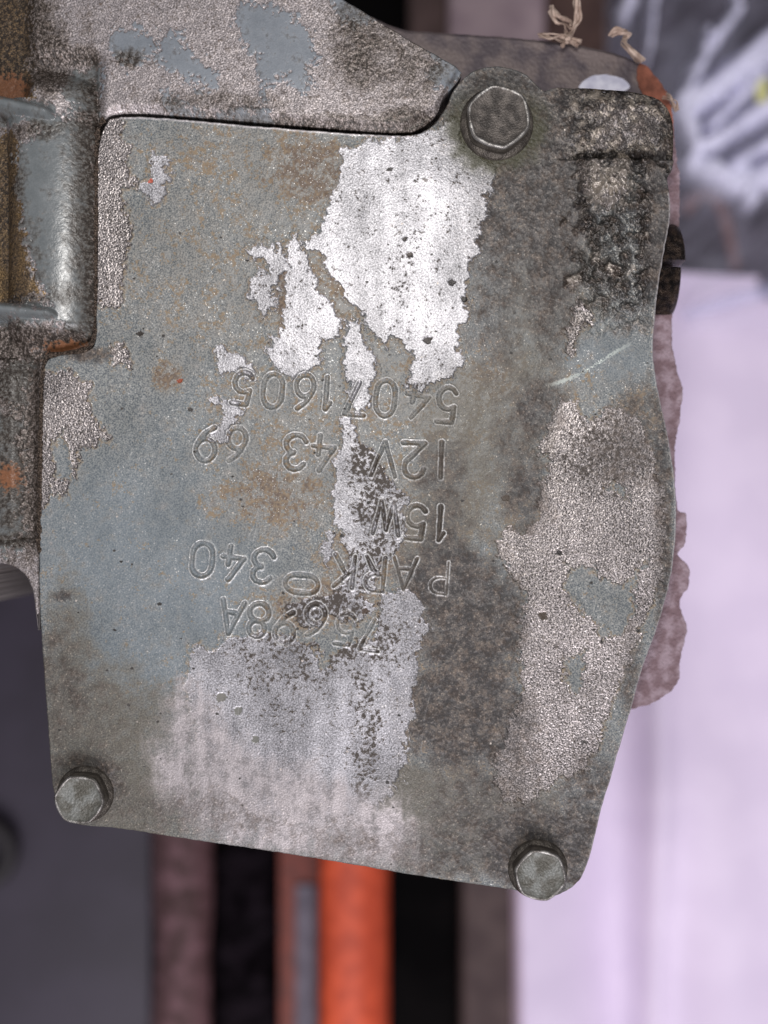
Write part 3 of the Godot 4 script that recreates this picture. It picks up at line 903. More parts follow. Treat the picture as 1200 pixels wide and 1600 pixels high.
func make_cast_maps() -> void:
	var im := Image.create_empty(CW, CH, false, Image.FORMAT_L8)
	im.fill(Color8(2, 2, 2))
	var put := func(v: int, flat: Array) -> void: poly(im, CX, CY, v, flat)
	# 0 paint, 2 coarse metal, 4 brassy oily metal
	(put as Callable).call(0, [255, 55, 280, 55, 290, 80, 320, 100, 340, 120, 345, 145, 320, 140, 290, 120, 260, 115, 245, 85])
	(put as Callable).call(0, [370, 15, 400, 5, 440, 15, 480, 50, 490, 95, 485, 135, 470, 155, 460, 130, 440, 120, 420, 130, 415, 165, 405, 155, 410, 120, 400, 90, 385, 75, 370, 40])
	(put as Callable).call(0, [175, 55, 220, 45, 240, 70, 235, 100, 200, 105, 180, 85])
	(put as Callable).call(0, [250, 140, 262, 140, 275, 165, 330, 178, 420, 172, 425, 195, 270, 180])
	(put as Callable).call(0, [520, -60, 560, -10, 590, 25, 560, 45, 535, 30, 500, -30])
	(put as Callable).call(0, [640, 45, 720, 105, 712, 135, 690, 140, 660, 120, 690, 105])
	(put as Callable).call(0, [360, -60, 470, -60, 450, -20, 380, 0, 350, -20])
	(put as Callable).call(0, [30, 250, 60, 215, 95, 190, 150, 200, 150, 540, 100, 510, 85, 480, 65, 430, 50, 380, 40, 330])
	(put as Callable).call(0, [-50, 150, 60, 165, 105, 185, 105, 205, 50, 200, -50, 180])
	(put as Callable).call(0, [-50, 470, 40, 478, 110, 490, 105, 508, -50, 505])
	(put as Callable).call(0, [105, 110, 150, 100, 150, 180, 110, 185])
	(put as Callable).call(0, [20, 560, 45, 560, 40, 620, 25, 640, 0, 620, 0, 580])
	(put as Callable).call(0, [-50, 640, 30, 650, 30, 860, -50, 860])
	(put as Callable).call(4, [-50, 210, 20, 205, 40, 225, 25, 260, 35, 330, 45, 390, 60, 440, 70, 470, -50, 472])
	(put as Callable).call(4, [-50, -60, 40, -60, 50, 40, 40, 100, 60, 155, -50, 145])
	var zone := im.get_data()
	var f_dark := field(CW, CH, CX, CY, [  # grime, plus painted shade beneath the fins and in the recesses
		[20, 40, 60, 110, 1.0], [5, 300, 34, 110, 0.75], [30, 470, 60, 8, 0.8], [110, 300, 12, 190, 0.35], [80, 130, 40, 20, 0.6], [40, 445, 30, 20, 0.5], [80, 90, 30, 60, 0.7], [145, 330, 9, 250, 0.95], [132, 330, 16, 240, 0.75], [630, 80, 110, 80, 0.55], [560, 60, 40, 80, 0.5], [400, 195, 300, 16, 0.85], [650, 195, 50, 30, 0.9], [200, 90, 20, 14, 0.8], [125, 85, 26, 14, 0.95], [20, 690, 45, 190, 0.75], [45, 730, 16, 130, 0.9], [30, 535, 110, 28, 1.0], [30, 600, 60, 40, 0.7], [10, 350, 18, 140, 0.5], [30, 845, 50, 10, 0.8], [60, 210, 40, 14, 0.7], [100, 460, 20, 20, 0.5], [40, 410, 30, 80, 0.35], [330, 160, 110, 18, 0.5]])
	var alb := PackedByteArray()
	alb.resize(CW * CH * 3)
	var orm := PackedByteArray()
	orm.resize(CW * CH * 3)
	var bump := PackedByteArray()
	bump.resize(CW * CH)
	cast_h.resize(CW * CH)
	for y in CH:
		for x in CW:
			var i := y * CW + x
			var k := (y + 200) * NW + x + 90
			var low := float(n_low[k]) / 255.0
			var mid := float(n_mid[k]) / 255.0
			var mid2 := float(n_mid[(NH - 1 - y) * NW + (NW - 1 - x)]) / 255.0
			var fine := float(n_fine[k]) / 255.0
			var fine2 := float(n_fine[(NH - 1 - y) * NW + x]) / 255.0
			var grain := float(n_grain[k]) / 255.0
			var grain2 := float(n_grain[y * NW + NW - 1 - x]) / 255.0
			var wx := clampi(x + int((mid - 0.5) * 30.0 + (fine - 0.5) * 30.0), 0, CW - 1)
			var wy := clampi(y + int((mid2 - 0.5) * 30.0 + (fine2 - 0.5) * 30.0), 0, CH - 1)
			var z := int(zone[wy * CW + wx])
			var dark := float(f_dark[i]) / 255.0
			var X := float(x + CX)
			var Y := float(y + CY)
			var r: float
			var g: float
			var b: float
			var ro: float
			var me: float
			var bu: float
			# the form of the casting
			var hgt := 4.0
			if X > 150.0 or Y < 90.0:
				var e := lip(X) - Y
				hgt = 6.0 - 9.0 * (1.0 - smoothstep(0.0, 16.0, e))
			var into := smoothstep(170.0, 140.0, X) * smoothstep(70.0, 110.0, Y)
			var form := 0.0
			var f_on := 0.0
			if into > 0.0:
				form = -16.0
				if Y < 560.0:
					# half-round rib with its crest near x = 78
					var crest := 46.0 + 6.0 * sin((Y - 110.0) * 0.006)
					var u := (X - crest) / (102.0 if X > crest else 40.0)
					var rib := 42.0 * sqrt(maxf(0.0, 1.0 - u * u)) - 14.0
					rib -= 46.0 * (1.0 - smoothstep(96.0, 150.0, Y)) + 40.0 * smoothstep(505.0, 552.0, Y)
					form = maxf(form, rib)
					if X < crest:
						form = maxf(form, -22.0)
					var f1 := absf(Y - (168.0 + 0.22 * X)) / (15.0 * (1.0 - 0.45 * smoothstep(50.0, 110.0, X)))
					if minf(f1, f2_of(X, Y)) < 1.0 and X < 105.0:
						f_on = 1.0 - pow(minf(f1, f2_of(X, Y)), 4.0)
					if f1 < 1.0 and X < 108.0:
						form = maxf(form, -8.0 + 54.0 * sqrt(1.0 - f1 * f1) * (1.0 - smoothstep(80.0, 108.0, X)))
					var f2 := absf(Y - (486.0 + 0.1 * X)) / (13.0 * (1.0 - 0.45 * smoothstep(50.0, 112.0, X)))
					if f2 < 1.0 and X < 110.0:
						form = maxf(form, -8.0 + 56.0 * sqrt(1.0 - f2 * f2) * (1.0 - smoothstep(84.0, 110.0, X)))
				elif Y < 842.0:
					form = -14.0 + 9.0 * (1.0 - smoothstep(14.0, 40.0, X)) + 10.0 * smoothstep(48.0, 62.0, X) - 8.0 * smoothstep(600.0, 556.0, Y)
				else:
					form = -8.0 + 4.0 * smoothstep(842.0, 850.0, Y)
				hgt = lerpf(hgt, form, into)
			if X < 60.0 and Y < 160.0:
				hgt = lerpf(hgt, -16.0, smoothstep(62.0, 30.0, X) * smoothstep(165.0, 150.0, Y))
			var rough_area := 1.0
			if z == 0:
				var t := (low - 0.5) * 0.5 + (mid - 0.5) * 0.4
				r = 108.0 + t * 50.0 + (grain - 0.5) * 14.0
				g = 113.0 + t * 50.0 + (grain - 0.5) * 14.0
				b = 114.0 + t * 50.0 + (grain - 0.5) * 14.0
				if X > 155.0:
					r += 14.0; g += 15.0; b += 20.0
				ro = (0.24 if X < 155.0 else 0.38) + (fine - 0.5) * 0.2
				me = 0.0
				bu = 0.6 + (grain - 0.5) * 0.12
				hgt += 1.2
				rough_area = 0.25
			else:
				var gr := (grain - 0.5) * 1.3 + (grain2 - 0.5) * 0.8
				r = 160.0 + gr * 105.0 + (mid - 0.5) * 40.0
				g = r * 0.958
				b = r * 0.955
				if z == 4:
					r *= 0.85
					g = r * 0.83
					b = r * 0.60
				ro = 0.48 + (fine - 0.5) * 0.2
				me = 0.62 if z == 2 else 0.85
				bu = 0.45 + (grain - 0.5) * 0.5 + (fine2 - 0.5) * 0.1
				var s := clampf((fine * 0.6 + grain2 * 0.3 + mid2 * 0.3 - 0.71) * 6.0, 0.0, 0.65)
				r = lerpf(r, 66.0, s); g = lerpf(g, 58.0, s); b = lerpf(b, 52.0, s)
				me = lerpf(me, 0.1, s)
			hgt += rough_area * ((fine - 0.5) * 0.4 + (mid2 - 0.5) * 1.2)
			if f_on > 0.0:
				dark *= 1.0 - 0.9 * f_on
			var dk := clampf(dark * 1.4 + (mid - 0.5) * 1.1 + (fine2 - 0.5) * 0.7 - 0.14, 0.0, 1.0)
			var q := clampf(0.5 + (fine - 0.5) * 1.8 + (grain - 0.5) * 1.5, 0.0, 1.0)
			var a := dk * lerpf(0.97, 0.35, q * q)
			r = lerpf(r, 36.0 + 40.0 * q, a)
			g = lerpf(g, 30.0 + 35.0 * q, a)
			b = lerpf(b, 25.0 + 29.0 * q, a)
			me *= 1.0 - a * 0.75
			ro = lerpf(ro, 0.4, a)
			hgt += dk * (fine - 0.45) * 0.7
			bu = lerpf(bu, 0.5 + (fine2 - 0.5) * 0.15 + (grain2 - 0.5) * 0.5, dk * 0.7)
			# rust: by the corner under the rib, and beside the upper fin
			var rs := maxf(exp(-pow((X - 108.0) / 44.0, 2.0) - pow((Y - 545.0) / 14.0, 2.0)), exp(-pow((X - 10.0) / 30.0, 2.0) - pow((Y - 135.0) / 26.0, 2.0)))
			rs = maxf(rs, exp(-pow((X - 12.0) / 22.0, 2.0) - pow((Y - 745.0) / 22.0, 2.0)) * 0.9)
			rs = clampf((rs * 1.3 + (fine - 0.5) * 1.2 - 0.35) * 2.0, 0.0, 0.9)
			r = lerpf(r, 112.0 + 30.0 * grain, rs); g = lerpf(g, 72.0 + 20.0 * grain, rs); b = lerpf(b, 46.0 + 14.0 * grain, rs)
			me *= 1.0 - rs
			alb[i * 3] = clampi(int(r), 0, 255)
			alb[i * 3 + 1] = clampi(int(g), 0, 255)
			alb[i * 3 + 2] = clampi(int(b), 0, 255)
			orm[i * 3] = 255
			orm[i * 3 + 1] = clampi(int(ro * 255.0), 0, 255)
			orm[i * 3 + 2] = clampi(int(me * 255.0), 0, 255)
			bump[i] = clampi(int(bu * 255.0), 0, 255)
			cast_h[i] = hgt
	cast_mat = worn_material(CW, CH, alb, orm, bump, 1.2)


# mottled material from noise: two colours, and a grain that stands out
func mottled(a: Color, b: Color, scale: float, rough: float, metal: float, relief_cm: float, sd: int, freq := 0.02) -> StandardMaterial3D:
	var m := StandardMaterial3D.new()
	var n := FastNoiseLite.new()
	n.seed = sd
	n.frequency = freq
	n.fractal_octaves = 5
	var ramp := Gradient.new()
	ramp.set_color(0, a)
	ramp.set_color(1, b)
	ramp.set_offset(0, 0.3)
	ramp.set_offset(1, 0.7)
	var t := NoiseTexture2D.new()
	t.width = 256
	t.height = 256
	t.seamless = true
	t.noise = n
	t.color_ramp = ramp
	m.albedo_texture = t
	m.roughness = rough
	m.metallic = metal
	m.uv1_triplanar = true
	m.uv1_scale = Vector3.ONE * scale
	if a.get_luminance() < 0.045:
		m.metallic_specular = 0.12
	if relief_cm > 0.0:
		var n2 := FastNoiseLite.new()
		n2.seed = sd + 1
		n2.frequency = 0.12
		n2.fractal_octaves = 3
		var t2 := NoiseTexture2D.new()
		t2.width = 256
		t2.height = 256
		t2.seamless = true
		t2.noise = n2
		m.heightmap_enabled = true
		m.heightmap_texture = t2
		m.heightmap_scale = relief_cm
	return m


# ------------------------------------------------------------------ bench
func bench() -> void:
	var st := SurfaceTool.new()
	st.begin(Mesh.PRIMITIVE_TRIANGLES)
	var o := PackedVector2Array([Vector2(-1.2, -0.8), Vector2(1.2, -0.8), Vector2(1.2, 0.8), Vector2(-1.2, 0.8)])
	var b := obj("workbench_top", slab(o, -0.04, 0.0, 0.003), mottled(sr(6, 5, 6), sr(14, 12, 13), 6.0, 0.7, 0.0, 0.0, 41), self)  # the black puts the shade between things into the bench colour
	b.set_meta("kind", "structure")
	tag(b, "workbench top under everything, coloured black to stand for shaded gaps", "workbench")


# ------------------------------------------------------------------ the gearbox
func plate_outline() -> PackedVector2Array:
	return PackedVector2Array([
		Vector2(165, 196), Vector2(182, 184), Vector2(250, 184), Vector2(400, 197), Vector2(560, 209), Vector2(640, 211), Vector2(676, 196), Vector2(697, 168), Vector2(710, 140), Vector2(735, 114), Vector2(775, 104), Vector2(815, 113), Vector2(838, 132), Vector2(850, 142), Vector2(868, 137), Vector2(905, 134), Vector2(950, 136), Vector2(1000, 141),
		Vector2(1034, 154), Vector2(1051, 178), Vector2(1055, 218), Vector2(1052, 258), Vector2(1043, 280), Vector2(1046, 304), Vector2(1047, 340), Vector2(1038, 390), Vector2(1028, 450), Vector2(1022, 510), Vector2(1021, 560), Vector2(1030, 620), Vector2(1045, 690), Vector2(1055, 760), Vector2(1056, 830),
		Vector2(1048, 900), Vector2(1030, 970), Vector2(1005, 1040), Vector2(985, 1110), Vector2(963, 1185), Vector2(938, 1270), Vector2(922, 1335), Vector2(905, 1375), Vector2(872, 1398), Vector2(835, 1400), Vector2(800, 1390), Vector2(640, 1366), Vector2(480, 1339), Vector2(300, 1312), Vector2(200, 1296),
		Vector2(125, 1288), Vector2(98, 1275), Vector2(84, 1235), Vector2(77, 1160), Vector2(69, 1050), Vector2(63, 950), Vector2(62, 860), Vector2(64, 760), Vector2(66, 640), Vector2(70, 572), Vector2(90, 556), Vector2(130, 550), Vector2(148, 535), Vector2(151, 480), Vector2(152, 350), Vector2(153, 240)])


func hex_ring(r: float, hex: float, y: float, turn: float) -> PackedVector3Array:
	var out := PackedVector3Array()
	for i in 72:
		var a := TAU * i / 72.0
		var s := fposmod(a, PI / 3.0) - PI / 6.0
		var flat := r / cos(s) * cos(PI / 6.0)
		flat = minf(flat, r * 0.972)
		var rr := lerpf(r * 0.93, flat, hex * 0.55)
		out.append(Vector3(cos(a + turn) * rr * U, y * U, sin(a + turn) * rr * U))
	return out


func bolt(parent: Node, x: float, y: float, r: float, tall: float, turn: float, face_mat: Material, side_mat: Material, rim_mat: Material) -> void:
	var o := Node3D.new()
	o.name = "bolt"
	parent.add_child(o, true)
	o.position = Vector3((x - 600.0) * U, TOP, (y - 800.0) * U)
	obj("collar", skin([hex_ring(r * 1.16, 0.0, -4.0, turn), hex_ring(r * 1.16, 0.0, 3.0, turn), hex_ring(r * 1.1, 0.0, 7.0, turn), hex_ring(r * 0.96, 0.0, 10.0, turn)]), side_mat, o)
	obj("head", skin([hex_ring(r * 1.0, 1.0, -4.0, turn), hex_ring(r, 1.0, tall * 0.5, turn), hex_ring(r, 1.0, tall - 7.0, turn), hex_ring(r * 0.995, 0.9, tall - 4.0, turn)]), side_mat, o)
	obj("rim", skin([hex_ring(r * 0.995, 0.9, tall - 4.0, turn), hex_ring(r * 0.975, 0.7, tall - 1.6, turn), hex_ring(r * 0.95, 0.6, tall - 0.2, turn), hex_ring(r * 0.915, 0.95, tall, turn), hex_ring(r * 0.89, 1.1, tall - 0.8, turn)]), rim_mat, o)
	obj("face", skin([hex_ring(r * 0.89, 1.1, tall - 0.8, turn), hex_ring(r * 0.83, 1.1, tall - 3.0, turn), hex_ring(r * 0.5, 0.0, tall - 3.4, turn), hex_ring(r * 0.02, 0.0, tall - 3.0, turn)]), face_mat, o)


func gearbox() -> void:
	var g := thing("gear_motor", "cast metal gear motor housing with peeling grey paint and punched cover plate", "motor")
	var outline := smooth_outline(plate_outline(), 4.0, 1.2)
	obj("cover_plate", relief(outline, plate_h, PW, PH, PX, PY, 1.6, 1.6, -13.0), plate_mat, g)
	# casting: deck, rib and fins to the left and above
	var deck := PackedVector2Array([
		Vector2(-45, -55), Vector2(440, -55), Vector2(530, -2), Vector2(600, 40), Vector2(660, 76), Vector2(712, 106), Vector2(722, 114), Vector2(712, 130), Vector2(694, 150), Vector2(680, 180), Vector2(655, 200), Vector2(628, 206), Vector2(560, 203), Vector2(400, 190), Vector2(250, 178), Vector2(188, 177), Vector2(162, 186),
		Vector2(152, 200), Vector2(149, 240), Vector2(148, 350), Vector2(147, 480), Vector2(144, 532), Vector2(128, 546), Vector2(88, 552), Vector2(67, 566), Vector2(63, 640), Vector2(61, 760), Vector2(59, 860), Vector2(60, 930), Vector2(61, 985), Vector2(58, 985), Vector2(53, 940), Vector2(44, 908), Vector2(26, 888), Vector2(0, 880), Vector2(-45, 878)])
	obj("casting", relief(smooth_outline(deck, 4.0, 1.2), cast_h, CW, CH, CX, CY, 1.7, 2.0, -300.0), cast_mat, g)
	# gritty dirt packed into the seam between casting and plate
	var grit := mottled(sr(44, 36, 30), sr(128, 112, 98), 160.0, 0.4, 0.35, 0.05, 66, 0.05)
	var seam := PackedVector3Array()
	var seam_r := PackedFloat32Array()
	var sp := smooth_outline(PackedVector2Array([Vector2(163, 186), Vector2(153, 206), Vector2(150, 260), Vector2(149, 350), Vector2(148, 480), Vector2(146, 530), Vector2(128, 548), Vector2(92, 553), Vector2(69, 566), Vector2(64, 640), Vector2(62, 760), Vector2(61, 862), Vector2(61, 760), Vector2(64, 640), Vector2(69, 566), Vector2(92, 553), Vector2(128, 548), Vector2(146, 530), Vector2(148, 480), Vector2(149, 350), Vector2(150, 260), Vector2(153, 206)]), 5.0)
	@warning_ignore("integer_division")
	for k in sp.size() / 2:
		seam.append(Vector3((sp[k].x - 600.0 + rng.randf_range(-1.5, 1.5)) * U, TOP - 0.0002, (sp[k].y - 800.0) * U))
		seam_r.append(rng.randf_range(2.5, 6.0) * U)
	obj("seam_dirt", tube(seam, seam_r, 8), grit, g)
	# body below the plate down to the bench
	var oily := mottled(sr(40, 35, 33), sr(78, 70, 66), 30.0, 0.5, 0.3, 0.02, 51)
	var under := PackedVector2Array()
	for p in Geometry2D.offset_polygon(plate_outline(), -9.0)[0]:
		under.append(Vector2((p.x - 600.0) * U, (p.y - 800.0) * U))
	obj("gear_case", slab(under, 0.0, TOP - 0.0014, 0.00005), oily, g)
	var shell := PackedVector2Array()
	for p in [Vector2(-40, -40), Vector2(430, -40), Vector2(690, 110), Vector2(690, 215), Vector2(140, 215), Vector2(140, 540), Vector2(40, 700), Vector2(-40, 860)]:
		shell.append(Vector2((p.x - 600.0) * U, (p.y - 800.0) * U))
	obj("motor_shell", slab(smooth_metres(shell), 0.0, TOP - 0.0045, 0.002), oily, g)
	# back flange and gasket
	var flange := PackedVector2Array([Vector2(520, 30), Vector2(640, 46), Vector2(800, 57), Vector2(920, 72), Vector2(985, 90), Vector2(1022, 116), Vector2(1044, 152), Vector2(1052, 200), Vector2(1052, 300), Vector2(1050, 420), Vector2(1040, 520), Vector2(1036, 700), Vector2(1030, 900), Vector2(985, 1040), Vector2(940, 1060), Vector2(700, 1000), Vector2(560, 600), Vector2(520, 300)])
	var fl := obj("back_flange", slab(scaled(smooth_outline(flange, 6.0, 1.5), TOP - 0.010), TOP - 0.016, TOP - 0.010, 0.0006), mottled(sr(88, 79, 84), sr(122, 110, 108), 40.0, 0.55, 0.25, 0.01, 61, 0.015), g)
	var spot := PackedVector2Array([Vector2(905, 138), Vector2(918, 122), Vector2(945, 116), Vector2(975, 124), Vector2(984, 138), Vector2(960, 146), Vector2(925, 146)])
	obj("painted_sheen_spot", slab(scaled(smooth_outline(spot, 4.0, 2.0), TOP - 0.0098), TOP - 0.0101, TOP - 0.0098, 0.00005), mottled(sr(205, 205, 225), sr(235, 235, 250), 60.0, 0.5, 0.0, 0.0, 62), fl)  # sheen of the flange metal, painted as a pale spot
	var corner := PackedVector2Array([Vector2(1000, 98), Vector2(1022, 116), Vector2(1046, 154), Vector2(1053, 205), Vector2(1053, 232), Vector2(1030, 190), Vector2(1005, 150), Vector2(996, 124)])
	obj("rusty_corner", slab(scaled(smooth_outline(corner, 4.0, 3.0), TOP - 0.0097), TOP - 0.0100, TOP - 0.0097, 0.00006), mottled(sr(108, 62, 46), sr(146, 88, 68), 60.0, 0.8, 0.0, 0.01, 63), fl)
	var gasket := PackedVector2Array([Vector2(960, 250), Vector2(1040, 200), Vector2(1060, 260), Vector2(1062, 340), Vector2(1052, 420), Vector2(1050, 520), Vector2(1057, 575), Vector2(1066, 605), Vector2(1063, 650), Vector2(1055, 700), Vector2(1058, 790), Vector2(1073, 806), Vector2(1070, 850), Vector2(1060, 866), Vector2(1075, 885), Vector2(1077, 912), Vector2(1064, 935), Vector2(1066, 960), Vector2(1074, 985), Vector2(1063, 1030), Vector2(1062, 1060), Vector2(1045, 1082), Vector2(1015, 1100), Vector2(975, 1108), Vector2(930, 1100), Vector2(900, 900), Vector2(900, 500)])
	obj("gasket", slab(scaled(smooth_outline(gasket, 3.0, 3.5), TOP - 0.0075), TOP - 0.0092, TOP - 0.0075, 0.00012), mottled(sr(118, 97, 102), sr(152, 134, 142), 50.0, 0.9, 0.0, 0.02, 71, 0.025), g)
	# torn paper of the gasket, curling out at the top
	var torn := mottled(sr(140, 118, 106), sr(196, 176, 162), 80.0, 0.95, 0.0, 0.01, 72)
	for s in [[[905, -20], [899, 8], [900, 34], [890, 52], [884, 66]], [[862, 14], [872, 28], [886, 36], [893, 50]], [[845, 54], [862, 58], [880, 56], [903, 64]], [[955, 54], [966, 48], [978, 54], [974, 68], [986, 80], [1000, 96]], [[1040, 150], [1052, 158], [1056, 172]]]:
		var path := PackedVector3Array()
		var radii := PackedFloat32Array()
		for k in s.size():
			var p := at(s[k][0], s[k][1], TOP - 0.008 + 0.001 * sin(k * 2.0))
			path.append(p)
			radii.append((0.00055 + 0.0003 * sin(k * 1.7 + s[0][0])) * (1.0 - 0.5 * absf(float(k) / s.size() - 0.5)))
		var fibres := SurfaceTool.new()
		for f in 6:
			var strand := PackedVector3Array()
			var thin := PackedFloat32Array()
			var sway := Vector3(rng.randf_range(-1, 1), rng.randf_range(-0.5, 1), rng.randf_range(-1, 1)) * 0.0007
			for k in path.size():
				strand.append(path[k] + sway * (0.3 + 0.7 * float(k) / path.size()) + Vector3(rng.randf_range(-1, 1), rng.randf_range(-1, 1), rng.randf_range(-1, 1)) * 0.00045)
				thin.append(radii[k] * rng.randf_range(0.3, 0.62))
			fibres.append_from(tube(strand, thin, 6), 0, Transform3D())
		obj("gasket_shred", fibres.commit(), torn, g)
	# big slotted screw whose edge shows past the plate
	var black := mottled(sr(24, 19, 19), sr(84, 70, 60), 130.0, 0.35, 0.6, 0.08, 81)
	var screw := Node3D.new()
	screw.name = "slotted_screw"
	g.add_child(screw)
	screw.position = Vector3(0.0447, TOP - 0.0100, -0.0393)
	for half in 2:
		var ring := PackedVector2Array()
		var s := -1.0 if half == 0 else 1.0
		for k in 17:
			var a := lerpf(0.075, PI - 0.075, k / 16.0)
			ring.append(Vector2(cos(a) * 78.0, s * sin(a) * 78.0 + 14.0 * 0.0))
		var rings := []
		var deep := 32.0 if half == 0 else 25.0
		for lay in [[-26.0, 1.0], [deep - 10.0, 1.0], [deep - 3.0, 0.95], [deep, 0.87]]:
			var rr := PackedVector3Array()
			for p in ring:
				var q := p
				q.y = s * 6.0 + (p.y - s * 6.0) * lay[1]
				q.x = p.x * lay[1]
				rr.append(Vector3(lay[0] * U, q.x * U, q.y * U))
			if s > 0.0:
				rr.reverse()
			rings.append(rr)
		obj("screw_half", skin(rings, false, true), black, screw)
	# bolts
	var grimy := mottled(sr(64, 59, 54), sr(104, 98, 90), 90.0, 0.5, 0.5, 0.02, 91)
	var dark_face := mottled(sr(66, 62, 58), sr(104, 98, 92), 90.0, 0.5, 0.35, 0.02, 92)
	var paint_face := mottled(sr(84, 82, 74), sr(124, 126, 122), 70.0, 0.5, 0.2, 0.02, 93)
	var worn := mottled(sr(96, 92, 88), sr(176, 174, 170), 90.0, 0.42, 0.9, 0.006, 94)
	bolt(g, 776, 194, 53, 40, 0.35, dark_face, grimy, worn)
	bolt(g, 134, 1240, 41, 46, 0.1, paint_face, grimy, worn)
	bolt(g, 840, 1357, 43, 40, 0.25, paint_face, grimy, worn)


func smooth_metres(o: PackedVector2Array) -> PackedVector2Array:
	return o


# ------------------------------------------------------------------ things on the bench
func box_outline(x0: float, x1: float, y0: float, y1: float, y: float, r := 8.0) -> PackedVector2Array:
	var pts := PackedVector2Array()
	for c in [[x1 - r, y1 - r, 0.0], [x0 + r, y1 - r, 90.0], [x0 + r, y0 + r, 180.0], [x1 - r, y0 + r, 270.0]]:
		for k in 5:
			var a: float = deg_to_rad(c[2] + k * 22.5)
			pts.append(Vector2(c[0] + r * cos(a), c[1] + r * sin(a)))
	return scaled(pts, y)


func centred(o: PackedVector2Array) -> Vector3:
	var m := Vector2.ZERO
	for p in o:
		m += p / o.size()
	return Vector3(m.x, 0, m.y)


func board(called: String, label: String, category: String, o: PackedVector2Array, y0: float, y1: float, m: Material) -> MeshInstance3D:
	var c := centred(o)
	var q := PackedVector2Array()
	for p in o:
		q.append(p - Vector2(c.x, c.z))
	var b := obj(called, slab(q, 0.0, y1 - y0, 0.0008), m, self)
	b.position = c + Vector3(0, y0, 0)
	tag(b, label, category)
	return b


# cloth or film lying in folds: a grid from a height function
func sheet(nx: int, nz: int, f: Callable) -> ArrayMesh:
	var verts := PackedVector3Array()
	var uvs := PackedVector2Array()
	var idx := PackedInt32Array()
	for j in nz + 1:
		for i in nx + 1:
			var v: Vector3 = (f as Callable).call(float(i) / nx, float(j) / nz)
			verts.append(v)
			uvs.append(Vector2(v.x, v.z) * 10.0)
	for j in nz:
		for i in nx:
			var k := j * (nx + 1) + i
			for t in [k, k + 1, k + nx + 2, k, k + nx + 2, k + nx + 1]:
				idx.append(t)
	var st := SurfaceTool.new()
	var arrays := []
	arrays.resize(Mesh.ARRAY_MAX)
	arrays[Mesh.ARRAY_VERTEX] = verts
	arrays[Mesh.ARRAY_TEX_UV] = uvs
	arrays[Mesh.ARRAY_INDEX] = idx
	var am := ArrayMesh.new()
	am.add_surface_from_arrays(Mesh.PRIMITIVE_TRIANGLES, arrays)
	st.create_from(am, 0)
	st.generate_normals()
	return st.commit()


